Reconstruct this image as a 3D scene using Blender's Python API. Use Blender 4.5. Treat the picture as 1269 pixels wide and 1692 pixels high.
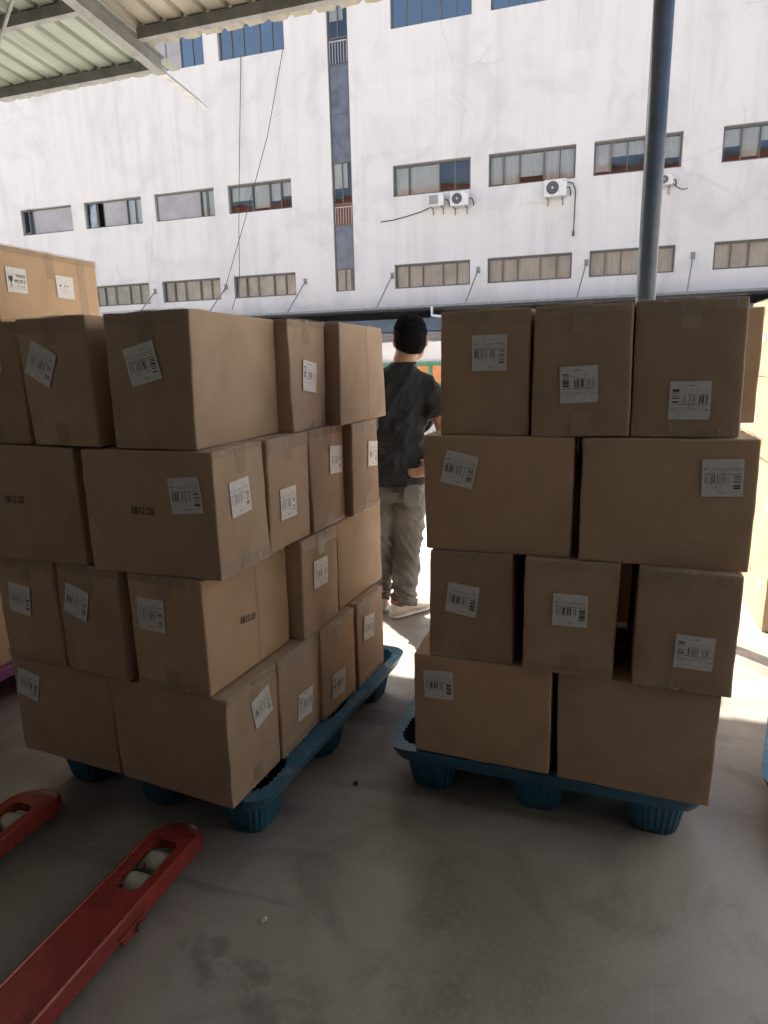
import bpy, bmesh, math, random
from mathutils import Vector, Matrix, Euler, noise
R = math.radians
random.seed(11)
for o in list(bpy.data.objects): bpy.data.objects.remove(o)
S = bpy.context.scene
COL = S.collection

# ---------------------------------------------------------------- camera
cd = bpy.data.cameras.new('camera'); cam = bpy.data.objects.new('camera', cd); COL.objects.link(cam)
S.camera = cam
pitch, roll, head = 0.22113, -0.022826, R(18)
fw = Vector((0, math.cos(pitch), -math.sin(pitch))); rt = Vector((1, 0, 0)); up = Vector((0, math.sin(pitch), math.cos(pitch)))
r2 = rt * math.cos(roll) + up * math.sin(roll); u2 = -rt * math.sin(roll) + up * math.cos(roll)
m = Matrix((r2, u2, -fw)).transposed()
m = Matrix.Rotation(head, 3, 'Z') @ m
cam.matrix_world = Matrix.Translation((0, 0, 1.4295)) @ m.to_4x4()
cd.sensor_fit = 'VERTICAL'; cd.sensor_height = 36; cd.lens = 1071.81 / 1692 * 36
cd.clip_start = 0.05; cd.clip_end = 600

# ---------------------------------------------------------------- sky, sun, exposure
SUNDIR = Vector((-0.62, 0.575, 1.0)).normalized()          # towards the sun
w = bpy.data.worlds.new('World'); S.world = w; w.use_nodes = True
nt = w.node_tree; nt.nodes.clear()
sky = nt.nodes.new('ShaderNodeTexSky'); sky.sky_type = 'NISHITA'; sky.sun_disc = False
sky.sun_elevation = math.asin(SUNDIR.z); sky.sun_rotation = math.atan2(SUNDIR.x, SUNDIR.y)
sky.dust_density = 4.0; sky.air_density = 1.0; sky.ozone_density = 0.6
bg = nt.nodes.new('ShaderNodeBackground'); bg.inputs[1].default_value = 0.105
wo = nt.nodes.new('ShaderNodeOutputWorld')
nt.links.new(sky.outputs[0], bg.inputs[0]); nt.links.new(bg.outputs[0], wo.inputs[0])
sl = bpy.data.lights.new('sun', 'SUN'); sl.energy = 5.0; sl.angle = R(0.5); sl.color = (1, 0.92, 0.80)
so = bpy.data.objects.new('sun', sl); COL.objects.link(so)
so.rotation_euler = (-SUNDIR).to_track_quat('-Z', 'Y').to_euler()
S.view_settings.view_transform = 'Standard'; S.view_settings.look = 'None'
S.view_settings.gamma = 1; S.view_settings.use_curve_mapping = False
S.view_settings.exposure = 1.55
S.render.engine = 'CYCLES'
S.cycles.max_bounces = 6; S.cycles.diffuse_bounces = 4; S.cycles.caustics_reflective = False; S.cycles.caustics_refractive = False; S.cycles.sample_clamp_indirect = 6; S.cycles.transparent_max_bounces = 8

# ---------------------------------------------------------------- helpers
def tag(o, label=None, cat=None, group=None, kind=None):
    if label: o['label'] = label
    if cat: o['category'] = cat
    if group: o['group'] = group
    if kind: o['kind'] = kind
    return o
def empty(name, loc=(0, 0, 0), rz=0.0):
    o = bpy.data.objects.new(name, None); COL.objects.link(o)
    o.empty_display_size = 0.1; o.location = loc; o.rotation_euler = (0, 0, rz); return o
def link(name, me, mat=None, parent=None, smooth=False):
    if mat is not None and not me.materials: me.materials.append(mat)
    if smooth:
        for p in me.polygons: p.use_smooth = True
    o = bpy.data.objects.new(name, me); COL.objects.link(o)
    if parent: o.parent = parent
    return o
class MB:
    def __init__(s): s.v = []; s.f = []
    def add(s, vs, fs):
        b = len(s.v); s.v += [tuple(x) for x in vs]; s.f += [tuple(i + b for i in f) for f in fs]; return s
    def box(s, x0, x1, y0, y1, z0, z1, M=None):
        vs = [Vector((x, y, z)) for x in (x0, x1) for y in (y0, y1) for z in (z0, z1)]
        if M is not None: vs = [M @ q for q in vs]
        return s.add(vs, [(0, 1, 3, 2), (4, 6, 7, 5), (0, 4, 5, 1), (2, 3, 7, 6), (0, 2, 6, 4), (1, 5, 7, 3)])
    def tube(s, pts, rad, n=10, caps=True):
        pts = [Vector(p) for p in pts]; rings = []
        rad = rad if isinstance(rad, (list, tuple)) else [rad] * len(pts)
        t0 = (pts[1] - pts[0]).normalized()
        a = t0.orthogonal().normalized()
        for i, p in enumerate(pts):
            t = (pts[min(i + 1, len(pts) - 1)] - pts[max(i - 1, 0)]).normalized()
            a = (a - t * a.dot(t)).normalized(); b = t.cross(a)
            rings.append([p + (a * math.cos(2 * math.pi * k / n) + b * math.sin(2 * math.pi * k / n)) * rad[i] for k in range(n)])
        return s.rings(rings, caps)
    def rings(s, rings, caps=True):
        n = len(rings[0]); vs = [q for r in rings for q in r]; fs = []
        for i in range(len(rings) - 1):
            for k in range(n):
                fs.append((i * n + k, i * n + (k + 1) % n, (i + 1) * n + (k + 1) % n, (i + 1) * n + k))
        if caps:
            fs.append(tuple(range(n - 1, -1, -1))); fs.append(tuple((len(rings) - 1) * n + k for k in range(n)))
        return s.add(vs, fs)
    def cyl(s, c, r, h, axis='z', n=20, r2=None):
        c = Vector(c); ax = {'x': Vector((1, 0, 0)), 'y': Vector((0, 1, 0)), 'z': Vector((0, 0, 1))}[axis]
        return s.tube([c - ax * h / 2, c + ax * h / 2], [r, r if r2 is None else r2], n)
    def prism(s, poly, y0, y1):                       # poly in (x,z), extruded along y
        n = len(poly)
        vs = [(x, y0, z) for x, z in poly] + [(x, y1, z) for x, z in poly]
        fs = [tuple(range(n)), tuple(range(2 * n - 1, n - 1, -1))] + [(i, i + n, (i + 1) % n + n, (i + 1) % n) for i in range(n)]
        return s.add(vs, fs)
    def mesh(s, name, bevel=0, seg=2):
        me = bpy.data.meshes.new(name); me.from_pydata(s.v, [], s.f)
        bm = bmesh.new(); bm.from_mesh(me)
        bmesh.ops.recalc_face_normals(bm, faces=bm.faces)
        if bevel:
            ed = [e for e in bm.edges if len(e.link_faces) == 2 and e.calc_face_angle() > 0.5]
            bmesh.ops.bevel(bm, geom=ed, offset=bevel, segments=seg, affect='EDGES', profile=0.5, clamp_overlap=True)
        bm.to_mesh(me); bm.free(); return me
    def build(s, name, mat, parent=None, bevel=0, smooth=False, seg=2):
        return link(name, s.mesh(name, bevel, seg), mat, parent, smooth)

class NT:                                              # tiny node-tree builder
    def __init__(s, name):
        s.m = bpy.data.materials.new(name); s.m.use_nodes = True; s.t = s.m.node_tree; s.t.nodes.clear()
        s.out = s.t.nodes.new('ShaderNodeOutputMaterial')
    def n(s, typ, **k):
        nd = s.t.nodes.new('ShaderNode' + typ)
        for a, b in k.items():
            if hasattr(nd, a) and not a.startswith('i_'): setattr(nd, a, b)
        return nd
    def set(s, sock, v):
        if isinstance(v, bpy.types.NodeSocket): s.t.links.new(v, sock)
        elif isinstance(v, (tuple, list)) and len(v) == 3 and sock.type == 'RGBA': sock.default_value = (*v, 1)
        else: sock.default_value = v
    def math(s, op, a, b=0.0, c=None):
        nd = s.n('Math'); nd.operation = op; s.set(nd.inputs[0], a); s.set(nd.inputs[1], b)
        if c is not None: s.set(nd.inputs[2], c)
        return nd.outputs[0]
    def mix(s, f, a, b, blend='MIX'):
        nd = s.n('Mix'); nd.data_type = 'RGBA'; nd.blend_type = blend
        s.set(nd.inputs[0], f); s.set(nd.inputs[6], a); s.set(nd.inputs[7], b); return nd.outputs[2]
    def coord(s, kind='Object', scale=(1, 1, 1), loc=(0, 0, 0)):
        tc = s.n('TexCoord'); mp = s.n('Mapping'); s.t.links.new(tc.outputs[kind], mp.inputs[0])
        mp.inputs['Scale'].default_value = scale; mp.inputs['Location'].default_value = loc; return mp.outputs[0]
    def noise(s, vec, scale=5, detail=4, rough=.55, dist=0):
        nd = s.n('TexNoise'); s.set(nd.inputs['Vector'], vec); nd.inputs['Scale'].default_value = scale
        nd.inputs['Detail'].default_value = detail; nd.inputs['Roughness'].default_value = rough
        nd.inputs['Distortion'].default_value = dist; return nd.outputs[0]
    def ramp(s, f, lo, hi, a=0.0, b=1.0):
        nd = s.n('MapRange'); s.set(nd.inputs[0], f)
        for i, v in zip((1, 2, 3, 4), (lo, hi, a, b)): nd.inputs[i].default_value = v
        nd.interpolation_type = 'SMOOTHSTEP'; return nd.outputs[0]
    def bump(s, h, strength=.3, dist=.01):
        nd = s.n('Bump'); s.set(nd.inputs['Height'], h); nd.inputs['Strength'].default_value = strength
        nd.inputs['Distance'].default_value = dist; return nd.outputs[0]
    def bsdf(s, col, rough=.6, metal=0, spec=.5, normal=None, **k):
        nd = s.n('BsdfPrincipled'); s.set(nd.inputs['Base Color'], col); s.set(nd.inputs['Roughness'], rough)
        s.set(nd.inputs['Metallic'], metal); nd.inputs['Specular IOR Level'].default_value = spec
        if normal is not None: s.set(nd.inputs['Normal'], normal)
        for a, b in k.items(): s.set(nd.inputs[a], b)
        return nd.outputs[0]
    def done(s, sh): s.t.links.new(sh, s.out.inputs[0]); return s.m
    def rand(s):
        return s.n('ObjectInfo').outputs['Random']

def simple(name, col, rough=.6, metal=0, var=.25, scale=6, spec=.5, bump=0.0, bscale=60, coord='Object'):
    t = NT(name); c = t.coord(coord)
    f = t.ramp(t.noise(c, scale, 5, .6), .35, .7)
    dark = tuple(x * (1 - var) for x in col)
    colr = t.mix(f, col, dark)
    rr = t.math('ADD', t.math('MULTIPLY', t.noise(c, scale * 2.3, 3), .25), rough - .12)
    nm = t.bump(t.noise(c, bscale, 4), bump, .01) if bump else None
    return t.done(t.bsdf(colr, rr, metal, spec, nm))

# ---------------------------------------------------------------- materials
def m_card(name, base, seed=0.0):
    t = NT(name); c = t.coord('Object', (1, 1, 1), (seed, seed * 2, 0))
    rnd = t.rand()
    fib = t.noise(t.coord('Object', (170, 170, 5)), 1.0, 2, .5)
    blot = t.noise(c, 4.5, 5, .6, .4)
    col = t.mix(t.ramp(blot, .3, .75), base, tuple(x * .8 for x in base))
    col = t.mix(t.math('MULTIPLY', t.ramp(fib, .4, .7), .08), col, tuple(x * .68 for x in base))
    speck = t.ramp(t.noise(c, 210, 2, .5), .68, .74)
    col = t.mix(t.math('MULTIPLY', speck, .18), col, (.1, .065, .04))
    hs = t.n('HueSaturation'); t.set(hs.inputs['Color'], col)
    t.set(hs.inputs['Value'], t.math('ADD', t.math('MULTIPLY', rnd, .28), .86))
    t.set(hs.inputs['Saturation'], t.math('ADD', t.math('MULTIPLY', rnd, .16), .9))
    scuff = t.ramp(t.noise(t.coord('Object', (6, 6, 25)), 1.6, 6, .7, 1.0), .68, .8)
    col = t.mix(t.math('MULTIPLY', scuff, .3), hs.outputs[0], tuple(min(1, x * 1.35) for x in base))
    bh = t.math('ADD', t.math('MULTIPLY', fib, .2), t.noise(c, 9, 3))
    return t.done(t.bsdf(col, .72, 0, .35, t.bump(bh, .22, .006)))
CARD = m_card('cardboard', (.56, .40, .262))
CARD_PALE = m_card('cardboard_pale', (.50, .36, .23), 3.0)

def m_tape():
    t = NT('packing_tape')
    wr = t.noise(t.coord('Object', (1, 1, 1)), 60, 5, .75, 2.2)
    nm = t.bump(wr, 1.0, .008)
    crease = t.ramp(t.math('ABSOLUTE', t.math('SUBTRACT', wr, .5)), .0, .018, 1, 0)
    col = t.mix(t.math('MULTIPLY', crease, .8), (.66, .51, .35), (.92, .84, .72))
    g = t.bsdf(col, .18, 0, .8, nm)
    tr = t.n('BsdfTransparent')
    mx = t.n('MixShader'); t.set(mx.inputs[0], t.math('ADD', t.math('MULTIPLY', crease, .45), .26)); t.t.links.new(tr.outputs[0], mx.inputs[1]); t.t.links.new(g, mx.inputs[2])
    return t.done(mx.outputs[0])
TAPE = m_tape()

def m_label(kind):
    t = NT('label_print_' + kind)
    tc = t.n('TexCoord'); sp = t.n('SeparateXYZ'); t.t.links.new(tc.outputs['UV'], sp.inputs[0])
    u, v = sp.outputs[0], sp.outputs[1]
    rnd = t.rand()
    def rng(x, a, b): return t.math('MULTIPLY', t.math('GREATER_THAN', x, a), t.math('LESS_THAN', x, b))
    def rect(a, b, c, d): return t.math('MULTIPLY', rng(u, a, b), rng(v, c, d))
    def white(x, n, seed, thr):
        q = t.math('ADD', t.math('FLOOR', t.math('MULTIPLY', x, n)), seed)
        q = t.math('ADD', q, t.math('FLOOR', t.math('MULTIPLY', rnd, 97)))
        wn = t.n('TexWhiteNoise'); wn.noise_dimensions = '1D'; t.set(wn.inputs['W'], q)
        return t.math('GREATER_THAN', wn.outputs['Value'], thr)
    def text(a, b, c, d, n, seed): return t.math('MULTIPLY', rect(a, b, c, d), white(u, n, seed, .35))
    parts = []
    if kind == 'shipping':
        parts += [(rect(.04, .96, .595, .61), .95), (rect(.04, .97, .70, .708), .5),
                  (t.math('MULTIPLY', rect(.07, .67, .36, .575), white(u, 95, 3, .5)), .85),
                  (t.math('MULTIPLY', rect(.76, .93, .2, .555), white(v, 70, 11, .4)), .85),
                  (rect(.76, .93, .2, .228), 1.), (rect(.76, .93, .528, .555), 1.),
                  (text(.05, .14, .735, .765, 70, 5), .9), (text(.16, .42, .738, .76, 80, 7), .45), (text(.45, .93, .73, .762, 90, 9), .55),
                  (text(.07, .66, .325, .345, 70, 15), .6), (text(.60, .73, .27, .29, 60, 17), .6), (text(.07, .5, .25, .268, 70, 19), .35),
                  (text(.40, .64, .10, .125, 60, 23), .7), (text(.08, .55, .64, .66, 80, 29), .4), (text(.5, .9, .665, .682, 80, 31), .4)]
    elif kind == 'plain':
        parts += [(text(.12, .68, .52, .6, 18, 4), .85), (text(.12, .5, .44, .47, 30, 6), .4), (text(.2, .7, .34, .37, 30, 8), .35), (rect(.8, 1, .64, .65), .5),
                  (text(.15, .55, .24, .27, 30, 9), .3)]
    else:
        parts += [(rect(.08, .1, .17, .74), .6), (rect(.08, .95, .73, .745), .6), (rect(.08, .95, .17, .185), .6),
                  (rect(.37, .93, .42, .53), .85), (rect(.37, .93, .395, .405), .7),
                  (text(.4, .9, .45, .5, 26, 3), -.9), (text(.4, .9, .33, .37, 22, 5), .6), (text(.4, .9, .23, .28, 30, 8), .6)]
    d = None
    for p, wgt in parts:
        q = t.math('MULTIPLY', p, wgt); d = q if d is None else t.math('ADD', d, q)
    nd = t.n('Clamp'); t.set(nd.inputs[0], d)
    dirt = t.noise(t.coord('UV', (3, 3, 3)), 2.2, 5, .6)
    paper = t.mix(t.ramp(dirt, .35, .75), (.80, .80, .79), (.70, .69, .67))
    ink = (.03, .03, .035) if kind != 'fragile' else (.03, .07, .055)
    col = t.mix(nd.outputs[0], paper, ink)
    wr = t.noise(t.coord('UV', (1, 1, 1)), 5, 4, .6, .6)
    return t.done(t.bsdf(col, .42, 0, .5, t.bump(wr, .25, .01)))
LABEL = m_label('shipping'); LABEL_P = m_label('plain'); LABEL_F = m_label('fragile')
FRAY = simple('frayed_tape_glint', (.80, .74, .64), .3, 0, .2, 40)  # pale frayed tape slivers, coloured bright to stand in for glints too
INK = simple('stamp_ink', (.022, .02, .02), .7, var=.3, scale=120)
INK_G = simple('label_ink', (.025, .06, .05), .6)

def m_floor():
    t = NT('shed_concrete'); c = t.coord('Object')
    big = t.noise(c, .8, 4, .55, 1.2); mid = t.noise(c, 2.6, 6, .62, 1.4); fine = t.noise(c, 65, 4, .75); grit = t.noise(c, 230, 2, .6)
    col = t.mix(t.ramp(big, .36, .64), (.41, .385, .345), (.27, .248, .218))
    col = t.mix(t.math('MULTIPLY', t.ramp(mid, .45, .72), .55), col, (.17, .152, .128))
    col = t.mix(t.math('MULTIPLY', t.ramp(fine, .42, .72), .34), col, (.46, .44, .40))
    col = t.mix(t.math('MULTIPLY', t.ramp(grit, .56, .70), .3), col, (.12, .11, .10))
    spill = t.ramp(t.noise(t.coord('Object', (1, 1, 1), (4.2, 9.1, 0)), 1.1, 5, .6, 1.8), .58, .66)
    col = t.mix(t.math('MULTIPLY', spill, .45), col, (.13, .118, .10))
    sc = t.ramp(t.noise(t.coord('Object', (1.2, 42, 1), (3, 1, 0)), 1.3, 4, .7, 1.6), .66, .72)
    sc2 = t.ramp(t.noise(t.coord('Object', (38, 1.4, 1), (1, 7, 0)), 1.2, 4, .7, 1.4), .66, .72)
    col = t.mix(t.math('MULTIPLY', t.math('MAXIMUM', sc, sc2), .35), col, (.55, .53, .50))
    tr_ = t.ramp(t.noise(t.coord('Object', (.5, 5.5, 1), (8, 2, 0)), 1.0, 3, .5, .8), .62, .70)     # dark wheel rub
    col = t.mix(t.math('MULTIPLY', tr_, .35), col, (.10, .095, .09))
    rough = t.ramp(mid, .3, .7, .30, .55)
    h = t.math('ADD', t.math('MULTIPLY', fine, .5), t.math('MULTIPLY', grit, .4))
    return t.done(t.bsdf(col, rough, 0, .45, t.bump(h, .3, .004)))
FLOOR = m_floor()
def m_yard():
    t = NT('yard_concrete'); c = t.coord('Object')
    col = t.mix(t.ramp(t.noise(c, .3, 6, .65, .5), .3, .7), (.56, .54, .51), (.46, .44, .41))
    col = t.mix(t.math('MULTIPLY', t.ramp(t.noise(c, 40, 4), .5, .75), .4), col, (.36, .34, .32))
    return t.done(t.bsdf(col, .8, 0, .3, t.bump(t.noise(c, 50, 4), .3, .006)))
YARD = m_yard()

def m_wall():
    t = NT('white_render_wall'); c = t.coord('Object')
    streak = t.noise(t.coord('Object', (1.5, 1, .10)), 1.1, 7, .68, .5)
    fine_st = t.noise(t.coord('Object', (7, 1, .22)), 1.2, 6, .7, .3)
    blot = t.noise(c, .45, 7, .62, 1.2)
    col = t.mix(t.ramp(streak, .42, .78), (.66, .655, .645), (.555, .55, .55))
    col = t.mix(t.math('MULTIPLY', t.ramp(fine_st, .55, .8), .25), col, (.55, .55, .56))
    col = t.mix(t.math('MULTIPLY', t.ramp(blot, .46, .70), .6), col, (.515, .51, .515))
    # hairline cracks filled with grey patching
    nz = t.n('TexNoise'); t.set(nz.inputs['Vector'], c); nz.inputs['Scale'].default_value = .8; nz.inputs['Detail'].default_value = 6
    warp = t.mix(.45, c, nz.outputs['Color'], 'ADD')
    vn = t.n('TexVoronoi'); vn.feature = 'DISTANCE_TO_EDGE'; t.set(vn.inputs['Vector'], warp); vn.inputs['Scale'].default_value = .42
    mask = t.ramp(t.noise(c, .16, 3), .50, .60)
    crack = t.math('MULTIPLY', t.ramp(vn.outputs['Distance'], .002, .016, 1, 0), mask)
    col = t.mix(t.math('MULTIPLY', crack, .34), col, (.42, .42, .43))
    # patches of paler touch-up paint
    wn = t.n('TexNoise'); t.set(wn.inputs['Vector'], c); wn.inputs['Scale'].default_value = 2.5; wn.inputs['Detail'].default_value = 4
    sp = t.n('SeparateXYZ'); t.t.links.new(t.mix(.06, c, wn.outputs['Color'], 'ADD'), sp.inputs[0])
    cell = t.math('ADD', t.math('MULTIPLY', t.math('FLOOR', t.math('MULTIPLY', sp.outputs[0], .62)), 13.7), t.math('FLOOR', t.math('MULTIPLY', sp.outputs[2], .47)))
    wh = t.n('TexWhiteNoise'); wh.noise_dimensions = '1D'; t.set(wh.inputs['W'], cell)
    col = t.mix(t.math('MULTIPLY', t.math('GREATER_THAN', wh.outputs['Value'], .82), .28), col, (.70, .70, .695))
    return t.done(t.bsdf(col, .75, 0, .3, t.bump(t.noise(c, 18, 5), .25, .01)))
WALL = m_wall()
SHED_WALL = simple('shed_wall_paint', (.13, .15, .18), .8, var=.3, scale=1.5)
BRICKRED = simple('red_cladding', (.62, .20, .10), .7, var=.35, scale=.25)
GREY_STEEL = simple('painted_grey_steel', (.25, .255, .25), .5, .0, .3, 8, bump=.15)
GALV = simple('galvanised_steel', (.48, .49, .50), .42, .6, .25, 12)
POLE = simple('blue_grey_pole_paint', (.075, .105, .14), .38, .0, .3, 9, bump=.1)
FRAME = simple('brown_grey_window_frame', (.13, .125, .12), .45, .0, .2, 10)
PANEL = simple('grey_infill_sheet', (.36, .355, .38), .6, 0, .2, 1.2)
STRIP_P = simple('slate_blue_infill', (.13, .155, .20), .35, 0, .45, 2.0, bump=.5, bscale=3)
BLIND = simple('beige_blind', (.56, .555, .53), .8, 0, .3, 1.4, bump=.3, bscale=9)
BLIND_W = simple('white_blind', (.78, .76, .73), .8, 0, .15, 1.4)
DARK = simple('dark_interior', (.06, .06, .065), .8)
WHITEP = simple('white_plastic', (.72, .72, .70), .4, 0, .15, 5)
FAN = simple('dark_fan_grille', (.05, .055, .06), .5)
CABLE = simple('black_cable', (.035, .035, .038), .5)
BLUEF = simple('blue_fascia', (.10, .17, .26), .45, 0, .3, 1.5)
GREEN = simple('green_frame_paint', (.06, .30, .17), .45, 0, .25, 6)
ORANGE = simple('orange_panel', (.70, .30, .12), .6, 0, .25, 3)
TARP = simple('white_tarpaulin', (.74, .74, .74), .55, 0, .12, 3, bump=.4, bscale=6)
RUBBER = simple('black_rubber', (.03, .03, .03), .8)
RED = None
def m_red():
    t = NT('worn_red_paint'); c = t.coord('Object')
    dirt = t.ramp(t.noise(c, 7, 6, .7, .8), .35, .72)
    col = t.mix(t.math('MULTIPLY', dirt, .7), (.36, .05, .04), (.15, .03, .024))
    sc = t.ramp(t.noise(t.coord('Object', (70, 3, 70)), 1.4, 5, .7, .6), .60, .72)
    col = t.mix(t.math('MULTIPLY', sc, .22), col, (.50, .20, .15))
    chips = t.ramp(t.noise(c, 48, 6, .75), .64, .68)
    col = t.mix(t.math('MULTIPLY', chips, .5), col, (.14, .11, .10))
    return t.done(t.bsdf(col, t.ramp(dirt, 0, 1, .22, .42), 0, .5, t.bump(t.noise(c, 60, 4), .18, .004)))
RED = m_red()
ROLLER = simple('pale_nylon_roller', (.52, .49, .40), .45, 0, .3, 20)
STEEL = simple('worn_steel', (.35, .34, .33), .35, .9, .3, 20)
def m_pallet(name, a, b):
    t = NT(name); c = t.coord('Object')
    n1 = t.ramp(t.noise(c, 5, 6, .65, .5), .35, .72)
    col = t.mix(n1, a, tuple(x * .6 for x in a))
    scr = t.ramp(t.noise(t.coord('Object', (40, 40, 4)), 1.5, 5, .7), .62, .74)
    col = t.mix(t.math('MULTIPLY', scr, .3), col, b)
    dust_sheen = t.ramp(t.noise(c, 14, 6, .7), .45, .7)
    geo = t.n('NewGeometry'); sp = t.n('SeparateXYZ'); t.t.links.new(geo.outputs['Normal'], sp.inputs[0])
    topm = t.math('MULTIPLY', t.math('GREATER_THAN', sp.outputs[2], .8), dust_sheen)       # dusty tint plus painted sky sheen on upward faces
    col = t.mix(t.math('MULTIPLY', topm, .4), col, (.36, .43, .48))
    return t.done(t.bsdf(col, .33, 0, .5, t.bump(t.noise(c, 45, 4), .15, .004)))
PAL = m_pallet('teal_blue_plastic', (.035, .17, .29), (.30, .44, .54))
PAL_P = m_pallet('purple_plastic', (.38, .12, .34), (.5, .35, .48))
def m_roof(name, col):
    t = NT(name); c = t.coord('Object')
    k = t.mix(t.ramp(t.noise(t.coord('Object', (3, .5, 3)), 1.6, 6, .62), .35, .7), col, tuple(x * .72 for x in col))
    k = t.mix(t.math('MULTIPLY', t.ramp(t.noise(c, 9, 5, .7), .6, .72), .25), k, (.28, .22, .15))
    return t.done(t.bsdf(k, .42, 0, .45))
ROOF_G = m_roof('pale_green_roof_sheet', (.31, .35, .29)); ROOF_T = m_roof('tan_roof_sheet', (.35, .325, .265))
def m_glass(name, tint, f0, rough=.03):
    t = NT(name)
    fr = t.n('Fresnel'); fr.inputs[0].default_value = 1.5
    wav = t.bump(t.noise(t.coord('Object'), 1.3, 2), .06, .05)
    t.t.links.new(wav, fr.inputs['Normal'])
    g = t.n('BsdfGlossy'); g.inputs['Roughness'].default_value = rough; g.inputs['Color'].default_value = (.9, .93, .95, 1)
    t.t.links.new(wav, g.inputs['Normal'])
    tr = t.n('BsdfTransparent'); tr.inputs[0].default_value = (*tint, 1)
    mx = t.n('MixShader'); t.set(mx.inputs[0], t.math('MINIMUM', t.math('ADD', fr.outputs[0], f0), 1.0))
    t.t.links.new(tr.outputs[0], mx.inputs[1]); t.t.links.new(g.outputs[0], mx.inputs[2])
    return t.done(mx.outputs[0])
GLASS = m_glass('window_glass', (.92, .93, .92), .03); GLASS_B = m_glass('coated_window_glass', (.52, .62, .66), .22)
GLASS_D = m_glass('dusty_window_glass', (.92, .9, .87), .0, .25)
SKIN = simple('skin', (.46, .28, .20), .5, 0, .15, 14)
HAIR = simple('black_hair', (.009, .010, .012), .85, 0, .3, 90, spec=.2, bump=.8, bscale=160)
SHIRT = simple('black_cotton', (.026, .031, .037), .85, 0, .12, 20, spec=.3, bump=.2, bscale=350)
def m_denim():
    t = NT('grey_denim'); c = t.coord('Object')
    fade = t.ramp(t.noise(c, 4, 3, .5, .3), .35, .72)
    col = t.mix(fade, (.135, .134, .132), (.235, .23, .22))
    weave = t.noise(t.coord('Object', (260, 260, 60)), 1, 3, .6)
    col = t.mix(t.math('MULTIPLY', t.ramp(weave, .4, .7), .35), col, (.05, .05, .05))
    return t.done(t.bsdf(col, .85, 0, .2, t.bump(weave, .25, .003)))
DENIM = m_denim()
SHOE = simple('cream_leather', (.66, .60, .52), .5, 0, .15, 12); SHOE_R = simple('red_shoe_lining', (.45, .08, .05), .7)
SOLE = simple('white_rubber_sole', (.70, .68, .64), .6, 0, .2, 12)

# ---------------------------------------------------------------- ground
GZ = -.045                                             # floor level
g = MB(); g.add([(-200, -160, 0), (200, -160, 0), (200, 240, 0), (-200, 240, 0)], [(0, 1, 2, 3)])
yard = g.build('yard_ground', YARD); yard.location.z = GZ - 0.012; tag(yard, kind='structure')
g = MB(); g.box(-9.4, 9.0, -8.4, 3.95, -0.3, 0.0)
fl_ = g.build('shed_floor', FLOOR); fl_.location.z = GZ; tag(fl_, kind='structure')

# ---------------------------------------------------------------- the shed over the camera
TS = math.tan(R(5))
def roofz(v): return 4.012 + (5.5 - v) * TS
def sheet_mesh(length):
    prof = []; P = .19
    for k in range(4):
        x = k * P
        prof += [(x, 0), (x + .062, 0), (x + .078, .026), (x + .104, .026), (x + .12, 0)]
    prof.append((4 * P + .02, 0))
    m_ = MB(); n = 14; vs = []; rw = random.Random(3)
    for j in range(n + 1):
        d = -length * j / n
        wob = [(0 if j else rw.uniform(-.012, .008)) for _ in prof]
        for (x, z), wv in zip(prof, wob): vs.append((x, d + wv, z))
    k = len(prof); fs = [(j * k + i, j * k + i + 1, (j + 1) * k + i + 1, (j + 1) * k + i) for j in range(n) for i in range(k - 1)]
    m_.add(vs, fs); return m_.mesh('roof_sheet')
shed = empty('shed_canopy', (0, 0, 0)); tag(shed, 'corrugated shed canopy with grey steel purlins above the stacked cartons', 'canopy')
meL = sheet_mesh(14.0); meR = sheet_mesh(13.5); meL.materials.append(ROOF_G); meR.materials.append(ROOF_T)
x = -3.62 - .76
while x > -9.6:
    o = link('roof_sheet', meL, None, shed); o.location = (x, 5.58, roofz(5.58) + .003 * (int(x * 10) % 2)); o.rotation_euler = (-math.atan(TS), 0, 0); x -= .76
x = -3.54
while x < -.1:
    o = link('roof_sheet', meR, None, shed); o.location = (x, 5.12, roofz(5.12) - .05 + .003 * (int(x * 10) % 2)); o.rotation_euler = (-math.atan(TS), 0, 0); x += .76
meS = sheet_mesh(9.75); meS.materials.append(ROOF_T)
for k in range(3):                                     # unseen sheets added on the right to block sky light onto the fronts
    o = link('roof_sheet', meS, None, shed); o.location = (.26 + .76 * k, 1.35, roofz(1.35) - .05 + .003 * (k % 2)); o.rotation_euler = (-math.atan(TS), 0, 0)
def purlin(x0, x1, v, dz=0.0):
    z = roofz(v) - .004 + dz
    b = MB(); b.box(x0, x1, v - .03, v - .026, z - .08, z); b.box(x0, x1, v - .026, v + .03, z - .08, z - .076); b.box(x0, x1, v - .026, v + .03, z - .004, z)
    b.box(x0, x1, v + .026, v + .03, z - .076, z - .064)
    b.build('purlin', GREY_STEEL, shed)
for v in (5.37, 4.54, 3.6, 2.5, 1.4, .3, -.9, -2.1, -3.4, -4.8, -6.2, -7.6): purlin(-9.5, -3.66, v)
for v in (4.88, 4.0, 2.9, 1.8, .7, -.5, -1.7, -3.0, -4.4, -5.8, -7.3): purlin(-3.49, .33 if v > 1.3 else 1.94, v, -.05)
def rafter(u, v1):
    b = MB()
    for (a0, a1, h0, h1) in ((-.045, .045, -.09, -.082), (-.045, .045, -.208, -.2), (-.006, .006, -.2, -.09)):
        vs = [Vector((u + a, v, roofz(v) + h)) for v in (-8.0, v1) for a in (a0, a1) for h in (h0, h1)]
        b.add(vs, [(0, 1, 3, 2), (4, 6, 7, 5), (0, 4, 5, 1), (2, 3, 7, 6), (0, 2, 6, 4), (1, 5, 7, 3)])
    return b.build('rafter', GREY_STEEL, shed)
rafter(-3.55, 5.22)
b = MB()
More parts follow.
